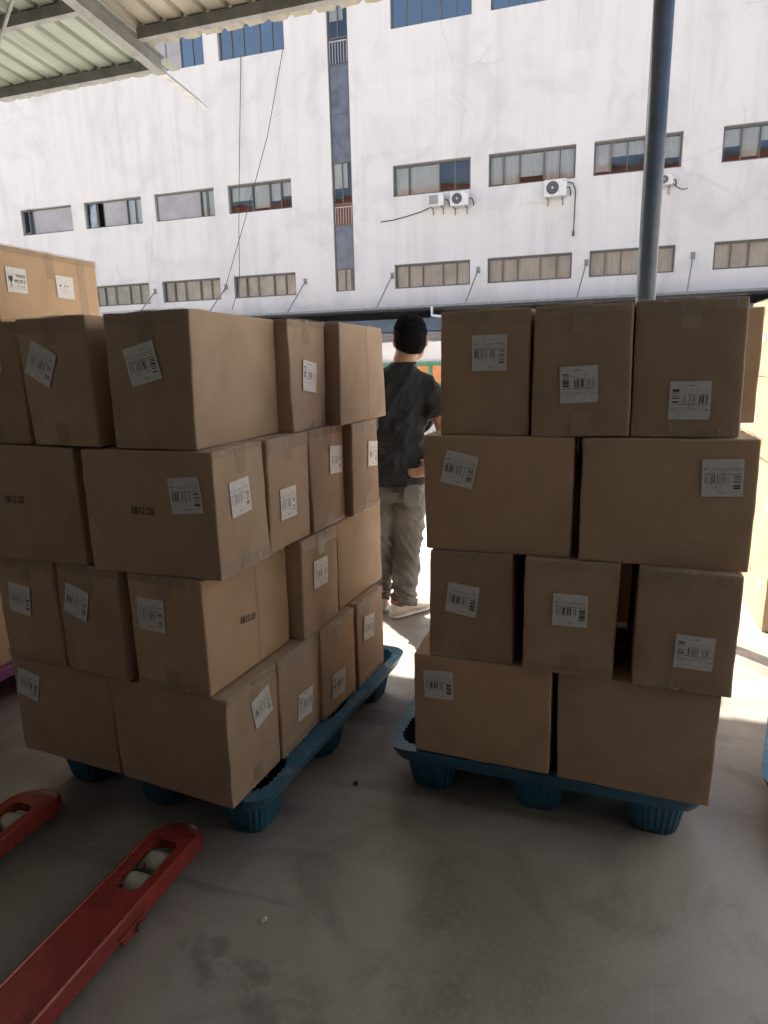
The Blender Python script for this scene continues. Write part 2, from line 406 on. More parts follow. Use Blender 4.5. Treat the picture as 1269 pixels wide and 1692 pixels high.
for v0, v1 in ((4.9, 5.86),):
    for (a0, a1, h0, h1) in ((-.035, .035, -.2, -.193), (-.035, -.028, -.193, -.13)):
        vs = [Vector((-3.55 + a, v, roofz(v) + h)) for v in (v0, v1) for a in (a0, a1) for h in (h0, h1)]
        b.add(vs, [(0, 1, 3, 2), (4, 6, 7, 5), (0, 4, 5, 1), (2, 3, 7, 6), (0, 2, 6, 4), (1, 5, 7, 3)])
b.build('rafter_tail', GALV, shed)
for u in (.24, -7.4): rafter(u, 4.95)
b = MB(); b.tube([(-4.62, 4.62, roofz(4.62) - .13), (-3.6, 3.9, roofz(3.9) - .16)], .014, 8); b.build('brace_rod', GREY_STEEL, shed)
b = MB(); b.tube([(-4.62, 4.62, roofz(4.62) - .13), (-5.6, 3.9, roofz(3.9) - .16)], .014, 8); b.build('brace_rod', GREY_STEEL, shed)
# support pole
pole = empty('support_pole', (.24, 4.0, GZ)); tag(pole, 'round blue grey steel pole rising behind the right hand carton stack', 'pole')
b = MB(); b.tube([(0, 0, .012), (0, 0, roofz(4.0) - .21 - GZ)], .051, 24); b.build('shaft', POLE, pole, smooth=True)
b = MB(); b.box(-.11, .11, -.11, .11, -.011, .012); b.build('base_plate', POLE, pole, bevel=.003)
for sx in (-1, 1):
    for sy in (-1, 1):
        b = MB(); b.cyl((sx * .085, sy * .085, .018), .011, .014, n=6); b.build('bolt', GALV, pole)
# unseen shed walls added behind and left of the camera to darken the interior
b = MB(); b.box(-9.6, 2.1, -8.6, -8.4, -.1, 5.3); tag(b.build('unseen_shed_wall_back', SHED_WALL), kind='structure')
b = MB(); b.box(-9.6, -9.4, -8.4, 5.0, -.1, 4.1); tag(b.build('unseen_shed_wall_left', SHED_WALL), kind='structure')

b = MB(); b.box(1.95, 2.1, -8.4, 1.3, -.1, 4.35); tag(b.build('unseen_shed_wall_right', SHED_WALL), kind='structure')  # unseen wall added on the right, its length set to block light
# unseen white wall added on the right to bounce sunlight onto the cartons
bw = empty('bounce_wall', (3.75, 0, 0)); tag(bw, 'unseen white wall added on the right to bounce sunlight', 'wall')
b = MB(); b.box(0, .24, -9, 17.5, -.1, 4.6); b.build('wall', WALL, bw)
b = MB(); b.box(-.05, .29, -9.03, 17.53, 4.6, 4.7); b.build('coping', SHED_WALL, bw)
# ---------------------------------------------------------------- factory building opposite
D = 23.0; BX0, BX1, BZ0, BZ1 = -34.0, 26.0, 3.37, 15.5
bld = empty('factory_building', (0, D, 0)); tag(bld, 'long white rendered factory building with rows of ribbon windows across the yard', 'building')
ux = [(-33.5, -33.4), (-22.99, -20.40), (-19.77, -17.06), (-16.45, -13.84), (-13.25, -10.68), (-6.88, -4.22), (-3.63, -.91), (-.37, 2.15), (3.23, 5.8), (6.4, 9.0), (9.65, 12.2)]
rows = {'A': (7.06, 8.04), 'B': (4.07, 4.87), 'C': (12.1, 13.65)}
openings = []
for rk, (z0, z1) in rows.items():
    for i, (a, c) in enumerate(ux):
        if i: openings.append((a, c, z0, z1, rk, i))
STRIP = (-9.11, -8.37, 4.1, 14.6)
rects = [(a, c, z0, z1) for a, c, z0, z1, _, _ in openings] + [STRIP]
xs = sorted({BX0, BX1, *[r[0] for r in rects], *[r[1] for r in rects]}); zs = sorted({BZ0, BZ1, *[r[2] for r in rects], *[r[3] for r in rects]})
b = MB()
def solid(x, z): return not any(r[0] < x < r[1] and r[2] < z < r[3] for r in rects)
for i in range(len(xs) - 1):
    for j in range(len(zs) - 1):
        if solid((xs[i] + xs[i + 1]) / 2, (zs[j] + zs[j + 1]) / 2):
            b.add([(xs[i], 0, zs[j]), (xs[i + 1], 0, zs[j]), (xs[i + 1], 0, zs[j + 1]), (xs[i], 0, zs[j + 1])], [(0, 1, 2, 3)])
T = .30
for (a, c, z0, z1) in rects:
    b.add([(a, 0, z0), (c, 0, z0), (c, T, z0), (a, T, z0)], [(0, 1, 2, 3)]); b.add([(a, 0, z1), (c, 0, z1), (c, T, z1), (a, T, z1)], [(0, 3, 2, 1)])
    b.add([(a, 0, z0), (a, T, z0), (a, T, z1), (a, 0, z1)], [(0, 1, 2, 3)]); b.add([(c, 0, z0), (c, T, z0), (c, T, z1), (c, 0, z1)], [(0, 3, 2, 1)])
me = bpy.data.meshes.new('wall'); me.from_pydata(b.v, [], b.f)
link('wall', me, WALL, bld)
b = MB(); b.box(BX0, BX1, .9, .95, BZ0, BZ1 - .3); b.build('dark_room_backing', DARK, bld)  # dark sheet standing in for the unlit rooms behind the windows
b = MB(); b.box(BX0, BX1, .001, 14, BZ1 - .3 + .3, BZ1 + .3); b.box(BX0, BX0 + .2, .3, 14, -.1, BZ1); b.box(BX1 - .2, BX1, .3, 14, -.1, BZ1); b.box(BX0 + .2, BX1 - .2, 13.8, 14, -.1, BZ1 - .01); b.build('roof_and_side_walls', WALL, bld)
b = MB(); b.box(BX0, BX1, .002, .9, BZ0 - .02, BZ0 + .06); b.build('floor_slab', SHED_WALL, bld)
mull = {'A': {1: [.2], 2: [.18, .31, .72, .86], 3: [.75, .85], 4: [.37, .64, .82], 5: [.2, .6, .8], 6: [.17, .36, .64, .82], 7: [.2, .39, .59, .8], 8: [.2, .39, .6, .8]},
        'B': {1: [.22, .7, .84], 2: [.17, .36, .62, .8], 3: [.18, .37, .63, .82], 4: [.18, .37, .63, .82], 5: [.18, .37, .64, .82], 6: [.18, .36, .63, .82]}}
cont = {('A', 1): 'gP', ('A', 2): 'gdPgg', ('A', 3): 'Pgg', ('B', 1): 'gPgg', ('B', 2): 'bbbbb', ('C', 3): 'PPPgg'}
rw = random.Random(5)
def window(a, c, z0, z1, rk, i):
    wd = c - a; y = .11; fr = .055
    ms = mull.get(rk, {}).get(i, [.19, .38, .62, .81])
    b = MB()
    b.box(a, c, y, y + .07, z0, z0 + fr); b.box(a, c, y, y + .07, z1 - fr, z1)
    b.box(a, a + fr, y, y + .07, z0 + fr, z1 - fr); b.box(c - fr, c, y, y + .07, z0 + fr, z1 - fr)
    for k, q in enumerate(ms):
        th = .026 if k % 2 else .04
        b.box(a + wd * q - th / 2, a + wd * q + th / 2, y + .004, y + .066, z0 + fr, z1 - fr)
    wn = b.build('window', FRAME, bld)
    eds = [0] + ms + [1]; code = cont.get((rk, i), ('g' if rk != 'B' else 'b') * 9)
    for k in range(len(eds) - 1):
        x0, x1 = a + wd * eds[k] + (.055 if k == 0 else .018), a + wd * eds[k + 1] - (.055 if k == len(eds) - 2 else .018)
        ch = code[k]
        yy = y + .035 + .004 * (k % 2)
        b = MB()
        if ch == 'P': b.box(x0, x1, y + .02, y + .05, z0 + fr + .004, z1 - fr - .004); b.build('infill_panel', PANEL, wn); continue
        if ch == 'd': continue
        dz = rw.uniform(-.002, .002)
        b.box(x0, x1, yy, yy + .006, z0 + fr + .002, z1 - fr - .002)
        b.build('pane', GLASS_D if rk == 'B' else (GLASS_B if rk == 'C' else GLASS), wn)
        if ch == 'b' or (rk == 'A' and rw.random() < .95) or (rk == 'C' and rw.random() < .6):
            h = 0 if ch == 'b' else (rw.choice([.3, .42, .5, .1]) if i in (4, 7, 8) else rw.choice([0, 0, 0, .05, .2]))
            zb = z0 + fr + (z1 - z0) * h
            pts = []; n = 10
            for q in range(n + 1):
                xx = x0 + (x1 - x0) * q / n; pts.append((xx, y + .13 + .012 * math.sin(q * 1.9 + k)))
            vs = [(p, q, zb) for p, q in pts] + [(p, q, z1 - fr) for p, q in pts]
            bb = MB(); bb.add(vs, [(q, q + 1, q + n + 2, q + n + 1) for q in range(n)])
            bb.build('blind', BLIND if rk == 'B' else BLIND_W, wn)
    return wn
for a, c, z0, z1, rk, i in openings: window(a, c, z0, z1, rk, i)
# open casement on the far left window
b = MB(); M_ = Matrix.Translation((-22.9, .06, 0)) @ Matrix.Rotation(R(-20), 4, 'Z')
b.box(0, .5, -.02, .02, 7.1, 7.14, M_); b.box(0, .5, -.02, .02, 7.96, 8.0, M_); b.box(0, .04, -.02, .02, 7.14, 7.96, M_); b.box(.46, .5, -.02, .02, 7.14, 7.96, M_)
b.build('casement_sash', FRAME, bld)
# stair strip window
x0, x1 = STRIP[0], STRIP[1]; b = MB()
b.box(x0, x0 + .04, .05, .11, 4.1, 14.6); b.box(x1 - .04, x1, .05, .11, 4.1, 14.6); xm = (x0 + x1) / 2
segs = [(4.1, 4.85, 'c'), (4.85, 6.3, 'p'), (6.3, 7.0, 'r'), (7.0, 8.35, 'g'), (8.35, 11.35, 'p'), (11.35, 12.15, 'r'), (12.15, 13.6, 'g'), (13.6, 14.6, 'p')]
for z0, z1, k in segs:
    b.box(x0 + .04, x1 - .04, .055, .105, z0, z0 + .04)
    if k in 'cg': b.box(xm - .018, xm + .018, .056, .104, z0 + .04, z1)
strip = b.build('stair_window', FRAME, bld)
for z0, z1, k in segs:
    if k == 'p':
        n = max(1, round((z1 - z0) / 1.5)); hh = (z1 - z0 - .04) / n
        for q in range(n):
            bb = MB(); bb.box(x0 + .042, x1 - .042, .07, .09, z0 + .045 + q * hh, z0 + .035 + (q + 1) * hh); bb.build('infill_panel', STRIP_P, strip)
    else:
        for s0, s1 in ((x0 + .042, xm - .02), (xm + .02, x1 - .042)):
            bb = MB(); bb.box(s0, s1, .078, .084, z0 + .042, z1 - .002); bb.build('pane', GLASS if k != 'c' else GLASS_D, strip)
        if k == 'r':
            for q in range(7):
                bb = MB(); xx = x0 + .07 + q * (x1 - x0 - .14) / 6; bb.box(xx - .012, xx + .012, .045, .065, z0 + .06, z1 - .1); bb.build('baluster', PANEL, strip)
            bb = MB(); bb.box(x0 + .05, x1 - .05, .042, .068, z1 - .1, z1 - .06); bb.build('handrail', PANEL, strip)
        else:
            zt = z1 - .01; zb = z0 + (.05 if k == 'c' else .55)
            bb = MB(); bb.box(x0 + .06, x1 - .2, .13, .14, zb, zt); bb.build('blind', BLIND if k == 'c' else BLIND_W, strip)
# canopy along the foot of the white wall, its tie rods and the open ground floor
b = MB(); b.box(BX0, BX1, -1.25, -.002, 3.31, 3.345); b.box(BX0, BX1, -1.29, -1.25, 3.29, 3.36); b.build('awning', GREY_STEEL, bld)
rx = -34 + .4
for xr in (-23.4, -20.1, -16.8, -13.6, -10.3, -6.97, -3.94, -.46, 2.66, 6.1, 9.3):
    b = MB(); b.tube([(xr, -.01, 4.52), (xr - .22, -1.2, 3.345)], .022, 8); b.box(xr - .06, xr + .06, -.03, -.002, 4.42, 4.62); b.build('tie_rod', GREY_STEEL, bld)
b = MB(); b.box(BX0, BX1, .05, .3, 2.62, 3.05); b.build('fascia_beam', BLUEF, bld)
for k in range(-5, 5):
    xc = -8.9 + k * 6.5
    b = MB(); b.box(xc - .25, xc + .25, .05, .5, -.1, 2.62); b.build('column', SHED_WALL, bld)
b = MB(); b.box(BX0 + .2, BX1 - .2, 4.5, 4.6, -.1, 3.35); b.build('ground_floor_wall', SHED_WALL, bld)
for k in range(-5, 4):
    xc = -8.9 + k * 6.5 + .6
    sh = MB(); sh.box(xc, xc + 5.2, .26, .28, 1.5, 2.6); sho = sh.build('roller_shutter', PANEL, bld)
    for q in range(9):
        s = MB(); s.box(xc + .01, xc + 5.19, .225, .258, 1.5 + q * .122, 1.5 + q * .122 + .1); s.build('shutter_slat', PANEL, sho, bevel=.01)
# ground floor wall lamp pipe
b = MB(); b.tube([(-5.22, -1.36, 3.3), (-5.22, -1.36, 3.02), (-4.8, -1.36, 2.96)], .05, 8); b.build('downpipe', WHITEP, bld)

# air conditioner outdoor units
def aircon(x, z, wd, label, fan=True):
    o = empty('air_conditioner_unit', (x, D, z)); tag(o, label, 'air conditioner', 'air conditioner units on the white facade')
    h = wd * .72; dp = .3
    b = MB(); b.box(0, wd, -dp - .12, -.12, 0, h); body = b.build('housing', WHITEP, o, bevel=.018)
    if fan:
        cx, cz, r = wd * .38, h * .5, h * .39
        b = MB(); b.cyl((cx, -dp - .128, cz), r, .02, 'y', 28); b.build('fan_recess', FAN, o)
        for q in range(3):
            b = MB(); ring = r * (.35 + .3 * q)
            b.tube([(cx + ring * math.cos(t_ * math.pi / 12), -dp - .145, cz + ring * math.sin(t_ * math.pi / 12)) for t_ in range(25)], .006, 5, False); b.build('guard_ring', PANEL, o)
        b = MB(); b.cyl((cx, -dp - .145, cz), r * .16, .02, 'y', 14); b.build('fan_hub', WHITEP, o)
        b = MB(); b.box(wd * .84, wd * .94, -dp - .126, -dp - .1205, h * .85, h * .9); b.build('badge', BLUEF, o)
    else:
        for q in range(11):
            b = MB(); xx = wd * .06 + q * wd * .055; b.box(xx, xx + wd * .03, -dp - .135, -dp - .119, h * .12, h * .88); b.build('grille_bar', PANEL, o)
    for q in (.15, .82):
        b = MB(); b.box(wd * q - .015, wd * q + .015, -dp - .1, -.001, -.03, -.003); b.box(wd * q - .015, wd * q + .015, -.03, -.001, -.2, -.03); b.build('wall_bracket', GREY_STEEL, o)
    b = MB(); b.tube([(wd, -.25, h * .5), (wd + .08, -.2, h * .55), (wd + .12, -.06, h * .3), (wd + .1, .02, h * .1)], .018, 8); b.build('pipe', FAN, o)
    return o
aircon(-5.56, 6.56, .52, 'small louvred air conditioner unit, leftmost under the white facade windows', False)
aircon(-4.82, 6.5, .60, 'air conditioner unit with round fan beside the small louvred unit')
o = aircon(-1.82, 6.5, .68, 'largest air conditioner unit, alone under a five pane window with a hanging pipe')
b = MB(); b.tube([(.7, -.2, .42), (.86, -.05, .40), (.94, -.04, .2), (.93, -.04, -.9), (.92, -.04, -1.05)], .016, 8); b.box(.89, .95, -.07, -.01, -1.15, -1.0); b.build('drain_hose', FAN, o)
o = aircon(1.52, 6.52, .40, 'air conditioner unit partly hidden behind the steel pole')
b = MB(); b.tube([(.4, -.1, .1), (.55, -.05, -.02), (.7, -.04, -.1), (.85, -.04, -.08)], .012, 6); b.build('drain_hose', FAN, o)
def cable(name, pts, rad, label):
    b = MB(); b.tube(pts, rad, 6); tag(b.build(name, CABLE), label, 'cable')
cable('hanging_cable', [(-12.33, D - .06, 12.1), (-12.55, D - .2, 9), (-12.75, D - .25, 6.5), (-12.9, D - .2, 4.6), (-13.0, D - .7, 3.6)], .012, 'straight thin black cable hanging down the white facade from the upper window')
cable('hanging_cable', [(-10.7, D - .06, 12.1), (-11.35, D - .3, 9.4), (-12.25, D - .5, 6.9), (-13.2, D - .4, 4.9), (-13.66, D - .1, 4.3)], .012, 'slanting thin black cable crossing the white facade')
cable('wall_cable', [(-7.35, D - .03, 6.3), (-6.9, D - .03, 6.32), (-6.4, D - .03, 6.4), (-5.9, D - .03, 6.5), (-5.6, D - .1, 6.58)], .016, 'short drooping black cable running left from the louvred air conditioner')

# red clad block behind the camera: what the upper windows mirror
rb = empty('red_workshop', (0, -21, 0)); tag(rb, 'tall sunlit red clad workshop mirrored in the upper windows', 'building')
b = MB(); b.box(-45, 40, -12, 0, -.1, 15.2); b.build('wall', WALL, rb)
b = MB(); b.box(-45.02, 40.02, -12.02, .02, 15.2, 18.4); b.build('cladding_band', BRICKRED, rb)
b = MB(); b.box(-46, 41, -12.5, .5, 18.4, 18.8); b.build('roof', BLUEF, rb)
for q in range(14):
    b = MB(); b.box(-43 + q * 6, -40 + q * 6, .002, .06, 12.8, 14.6); b.build('window', DARK, rb)

# ---------------------------------------------------------------- truck in the yard
tr = empty('cargo_truck', (-3.9, 12.0, GZ - .002)); tag(tr, 'cargo truck with green framed orange sides and white covered load behind the man', 'truck')
b = MB(); b.box(-2.2, 2.4, 0, 1.9, .62, .74); b.build('bed', GREY_STEEL, tr)
px_ = [-2.2 + k * .2885 for k in range(17)]
for k, xp in enumerate(px_):
    b = MB(); b.box(xp - .028, xp + .028, -.03, .03, .74, 1.53); b.build('side_post', GREEN, tr, bevel=.006)
for zr in (.76, 1.10, 1.50):
    b = MB(); b.box(-2.23, 2.45, -.026, .026, zr - .025, zr + .025); b.build('side_rail', GREEN, tr)
for k in range(16):
    for z0, z1 in ((.79, 1.07), (1.13, 1.47)):
        b = MB(); b.box(px_[k] + .032, px_[k + 1] - .032, -.008, .012, z0, z1); b.build('side_panel', ORANGE, tr, bevel=.004)
b = MB()
n = 24
for (y0, y1) in ((.06, 1.85),):
    top = [(-2.15 + 4.5 * q / n, 1.905 + .008 * math.sin(q * 2.1)) for q in range(n + 1)]
    b.prism([(-2.15, .76)] + [(2.35, .76)] + top[::-1], y0, y1)
b.build('covered_load', TARP, tr)
b = MB(); b.prism([(-3.9, .5), (-2.3, .5), (-2.3, 2.1), (-3.3, 2.1), (-3.85, 1.4)], .05, 1.85); cab = b.build('cab', WHITEP, tr, bevel=.06, seg=3)
b = MB(); b.prism([(-3.35, 1.4), (-2.6, 1.4), (-2.6, 1.95), (-3.15, 1.95)], .03, .06); b.build('side_window', GLASS_B, tr)
for xw in (-3.1, .2, 1.6):
    for yw in (.15, 1.75):
        b = MB(); b.cyl((xw, yw, .4), .41, .24, 'y', 28); wo_ = b.build('wheel', RUBBER, tr, bevel=.03)
        b = MB(); b.cyl((xw, yw - .02, .4), .2, .25, 'y', 20); b.build('rim', GALV, wo_)

# ---------------------------------------------------------------- cartons
L_, W_, H_ = .4433, .2654, .36
def rounded_box(w_, d_, h_, r=.005, seed=0, bulge=.007, n=7):
    rd = random.Random(seed); hx, hy, hz = w_ / 2, d_ / 2, h_ / 2
    def grid(h): return [-h, -h + r * .5, -h + r * 1.6] + [-h + 2 * h * (k + 1) / (n + 1) for k in range(n)] + [h - r * 1.6, h - r * .5, h]
    cj = {(a, c, e): Vector((rd.uniform(-1, 1), rd.uniform(-1, 1), rd.uniform(-.6, .3))) * .0055 for a in (0, 1) for c in (0, 1) for e in (0, 1)}
    off = Vector((rd.uniform(0, 50), rd.uniform(0, 50), rd.uniform(0, 50)))
    bl = [rd.uniform(.2, 1) * bulge for _ in range(6)]
    def pos(p):
        q = Vector((max(-hx + r, min(hx - r, p.x)), max(-hy + r, min(hy - r, p.y)), max(-hz + r, min(hz - r, p.z))))
        d = p - q
        if d.length > 1e-9: p = q + d.normalized() * r
        fx, fy, fz = p.x / hx, p.y / hy, p.z / hz
        o = Vector((0, 0, 0))
        wx, wy, wz = (1 - fy * fy) * (1 - fz * fz), (1 - fx * fx) * (1 - fz * fz), (1 - fx * fx) * (1 - fy * fy)
        if abs(fx) > .98: o.x += (1 if fx > 0 else -1) * wx * bl[0 if fx > 0 else 1]
        if abs(fy) > .98: o.y += (1 if fy > 0 else -1) * wy * bl[2 if fy > 0 else 3]
        if fz > .98: o.z += wz * bl[4] * .6
        c = Vector((0, 0, 0))
        for (a, e, g_), v in cj.items():
            c += v * ((1 + fx) / 2 if a else (1 - fx) / 2) * ((1 + fy) / 2 if e else (1 - fy) / 2) * ((1 + fz) / 2 if g_ else (1 - fz) / 2)
        edge = max(abs(fx) * (abs(fy) > .95 or abs(fz) > .95), abs(fy) * (abs(fx) > .95 or abs(fz) > .95))
        nz_ = noise.noise_vector(p * 14 + off) * (.0028 if edge > .9 else .0008)
        return p + o + c + nz_ + Vector((0, 0, hz))
    bm = bmesh.new(); gx, gy, gz = grid(hx), grid(hy), grid(hz)
    def face(A, B_, f):
        vv = [[bm.verts.new(pos(f(a, e))) for e in B_] for a in A]
        for i in range(len(A) - 1):
            for j in range(len(B_) - 1): bm.faces.new((vv[i][j], vv[i + 1][j], vv[i + 1][j + 1], vv[i][j + 1]))
    for s in (-1, 1):
        face(gy, gz, lambda a, e: Vector((s * hx, a, e))); face(gx, gz, lambda a, e: Vector((a, s * hy, e))); face(gx, gy, lambda a, e: Vector((a, e, s * hz)))
    bmesh.ops.remove_doubles(bm, verts=bm.verts, dist=1e-5)
    bmesh.ops.recalc_face_normals(bm, faces=bm.faces)
    me = bpy.data.meshes.new('carton_body'); bm.to_mesh(me); bm.free()
    for p in me.polygons: p.use_smooth = True
    return me, (bl[1], bl[0], bl[3], bl[2], cj)
def surf(root, face, w_, d_, a, z, eps, info=None):
    """point on a carton face: a along the face, z above its base, eps proud of it"""
    if face == 'f': return Vector((a, -d_ / 2 - eps, z))
    if face == 'r': return Vector((w_ / 2 + eps, a, z))
    if face == 'b': return Vector((-a, d_ / 2 + eps, z))
    return Vector((-w_ / 2 - eps, -a, z))
def bulge_at(info, face, a, z, w_, d_, h_=H_):
    half = (w_ if face in 'fb' else d_) / 2
    k = (1 - (a / half) ** 2) * (1 - ((z - h_ / 2) / (h_ / 2)) ** 2)
    e = max(0, k) * info['lrfb'.index(face)]
    p = surf(None, face, w_, d_, a, z, 0); fx, fy, fz = p.x / (w_ / 2), p.y / (d_ / 2), (z - h_ / 2) / (h_ / 2)
    c = Vector((0, 0, 0))                               # follow the carton's crooked corners too
    for (i_, j_, k_), v in info[4].items():
        c += v * ((1 + fx) / 2 if i_ else (1 - fx) / 2) * ((1 + fy) / 2 if j_ else (1 - fy) / 2) * ((1 + fz) / 2 if k_ else (1 - fz) / 2)
    return e + {'f': -c.y, 'r': c.x, 'b': c.y, 'l': -c.x}[face] - .0012
def patch(root, name, mat, face, w_, d_, ca, cz, su, sv, ang, info, eps=.0016, n=6, curl=.0, seed=0, h_=H_):
    """thin sheet stuck on a carton face, following its bulge, with UVs"""
    rd = random.Random(seed); ca_, sa_ = math.cos(R(ang)), math.sin(R(ang))
    vs = []; uv = []; thick = .0005
    for j in range(n + 1):
        for i in range(n + 1):
            u, v = i / n - .5, j / n - .5
            a = ca + (u * su * ca_ - v * sv * sa_); z = cz + (u * su * sa_ + v * sv * ca_)
            e = eps + bulge_at(info, face, a, z, w_, d_, h_) + .0012
            if curl: e += curl * max(0, (abs(u) + abs(v) - .72)) + rd.uniform(0, .0006)
            vs.append(surf(root, face, w_, d_, a, z, e)); uv.append((u + .5, v + .5))
    fs = [(j * (n + 1) + i, j * (n + 1) + i + 1, (j + 1) * (n + 1) + i + 1, (j + 1) * (n + 1) + i) for j in range(n) for i in range(n)]
    me = bpy.data.meshes.new(name); me.from_pydata(vs, [], fs)
    l = me.uv_layers.new(name='UVMap')
    for p in me.polygons:
        for li in p.loop_indices: l.data[li].uv = uv[me.loops[li].vertex_index]
    o = link(name, me, mat, root, True)
    return o
def edge_tape(root, face, w_, d_, info, top=True, width=.05, seed=0, a0=-1, a1=1, h_=H_):
    """wrinkled tape folded over the top or bottom edge of a face"""
    rd = random.Random(seed); half = (w_ if face in 'fb' else d_) / 2
    n = 18; m_ = 5; vs = []
    sl0, sl1 = rd.uniform(-.008, .008), rd.uniform(-.008, .008); jag = [sl0 + (sl1 - sl0) * i / n + rd.uniform(-.0015, .0015) + (-.012 if rd.random() < .05 else 0) for i in range(n + 1)]
    for i in range(n + 1):
        a = (a0 + (a1 - a0) * i / n) * (half - .003)
        for j in range(m_ + 1):
            q = j / m_; dz = q * (width + jag[i])
            z = h_ - dz - .001 if top else dz + .001
            e = .0022 + bulge_at(info, face, a, z, w_, d_, h_) + rd.uniform(0, .0032) + (.0006 * math.sin(i * 2.4 + j))
            vs.append(surf(root, face, w_, d_, a, z, e))
        if top:
            p = surf(root, face, w_, d_, a, h_ + .0035 + rd.uniform(0, .001), -.03); vs.append(p)
        else: vs.append(vs[-m_ - 1].copy())
    k = m_ + 2; fs = []
    for i in range(n):
        for j in range(m_): fs.append((i * k + j, (i + 1) * k + j, (i + 1) * k + j + 1, i * k + j + 1))
        if top: fs.append((i * k + m_ + 1, (i + 1) * k + m_ + 1, (i + 1) * k, i * k))
    me = bpy.data.meshes.new('tape'); me.from_pydata(vs, [], fs)
    bm = bmesh.new(); bm.from_mesh(me); bmesh.ops.recalc_face_normals(bm, faces=bm.faces)
    loose = [v for v in bm.verts if not v.link_faces]; bmesh.ops.delete(bm, geom=loose, context='VERTS'); bm.to_mesh(me); bm.free()
    return link('tape', me, TAPE, root, True)
def stamp(root, text, face, w_, d_, ca, cz, size, ang, info, mat=INK, sx=.78, name='stamp', parent=None, eps=.0028, h_=H_):
    cu = bpy.data.curves.new('stamp', 'FONT'); cu.body = text; cu.size = size; cu.align_x = 'CENTER'; cu.align_y = 'CENTER'; cu.offset = size * .012; cu.space_character = 1.12
    ob = bpy.data.objects.new('tmp', cu); COL.objects.link(ob)
    dg = bpy.context.evaluated_depsgraph_get(); me = bpy.data.meshes.new_from_object(ob.evaluated_get(dg)); bpy.data.objects.remove(ob)
    c_, s_ = math.cos(R(ang)), math.sin(R(ang))
    for v in me.vertices:
        x, y = v.co.x * sx, v.co.y
        a = ca + x * c_ - y * s_; z = cz + x * s_ + y * c_
        v.co = surf(root, face, w_, d_, a, z, eps + bulge_at(info, face, a, z, w_, d_, h_))
    me.materials.clear()
    return link(name, me, mat, parent or root)
BOX = [
('R',0,'L',-0.305,2.043,-0.0239),('R',0,'L',0.163,2.013,-0.0662),('R',1,'W',-0.340,2.133,-0.0150),('R',1,'W',-0.036,2.114,-0.0263),('R',1,'W',0.277,2.087,-0.0276),
('R',2,'L',-0.268,2.045,-0.0104),('R',2,'L',0.204,2.024,-0.0479),('R',3,'W',-0.298,2.137,-0.0403),('R',3,'W',-0.033,2.125,-0.0311),('R',3,'W',0.233,2.125,-0.0246),
('L',0,'L',-1.623,1.669,-0.0863),('L',0,'L',-1.176,1.626,-0.1016),('L',0,'L',-1.146,1.893,-0.0924),('L',0,'L',-1.106,2.160,-0.1100),('L',0,'L',-1.073,2.427,-0.0850),
('L',1,'W',-1.690,1.752,-0.1057),('L',1,'W',-1.417,1.722,-0.1250),('L',1,'W',-1.127,1.698,-0.0922),('L',1,'L',-1.127,2.063,-0.0789),('L',1,'W',-1.020,2.425,-0.0500),
('L',2,'L',-1.644,1.635,-0.0050),('L',2,'L',-1.164,1.606,-0.0474),('L',2,'L',-1.143,1.882,-0.0481),('L',2,'L',-1.123,2.150,-0.0570),('L',2,'L',-1.073,2.418,-0.0588),
('L',3,'W',-1.707,1.745,-0.0770),('L',3,'W',-1.421,1.714,-0.1071),('L',3,'W',-1.113,1.700,-0.0327),('L',3,'L',-1.143,2.060,-0.0467),('L',3,'W',-0.985,2.422,-0.0537)]
NAMES = [
'bottom left carton of the right stack, shipping label at its upper left', 'bottom right carton of the right stack, wide plain face without a label',
'second layer carton of the right stack, leftmost of three, tilted label', 'second layer carton of the right stack, middle of three, upright label',
'second layer carton of the right stack, rightmost of three, label turned upside down', 'third layer wide carton of the right stack with a clearly tilted label at left',
'third layer wide carton of the right stack with a label near its right edge', 'top layer carton of the right stack nearest the man, label high on its face',
'top layer carton of the right stack in the middle, upside down label', 'top layer carton of the right stack in front of the pole, label low at right',
'bottom layer carton of the left stack at its far left, tilted label', 'bottom layer corner carton of the left stack, tilted label on its lit short side',
'bottom layer carton second along the lit side of the left stack', 'bottom layer carton third along the lit side of the left stack',
'bottom layer carton farthest along the lit side of the left stack', 'second layer carton at the far left of the left stack',
'second layer carton of the left stack with a strongly tilted label, middle of three', 'second layer corner carton of the left stack, number stamped on its lit long side',
'second layer carton jutting out of the lit side of the left stack', 'second layer carton at the back of the lit side, plain face beside the man',
'third layer wide carton at the left frame edge with a stamped number', 'third layer wide corner carton of the left stack with stamped number and two labels',
'third layer carton second along the lit side, label low on its face', 'third layer carton third along the lit side of the left stack',
'third layer carton last along the lit side, next to the man', 'top layer carton cut off by the left frame edge',
'top layer carton of the left stack with a label turned like a diamond', 'top layer corner carton of the left stack with a wide lit plain side',
'top layer carton of the left stack with a label on its narrow lit side', 'top layer carton of the left stack with a tall seam beside the man\'s shoulder']
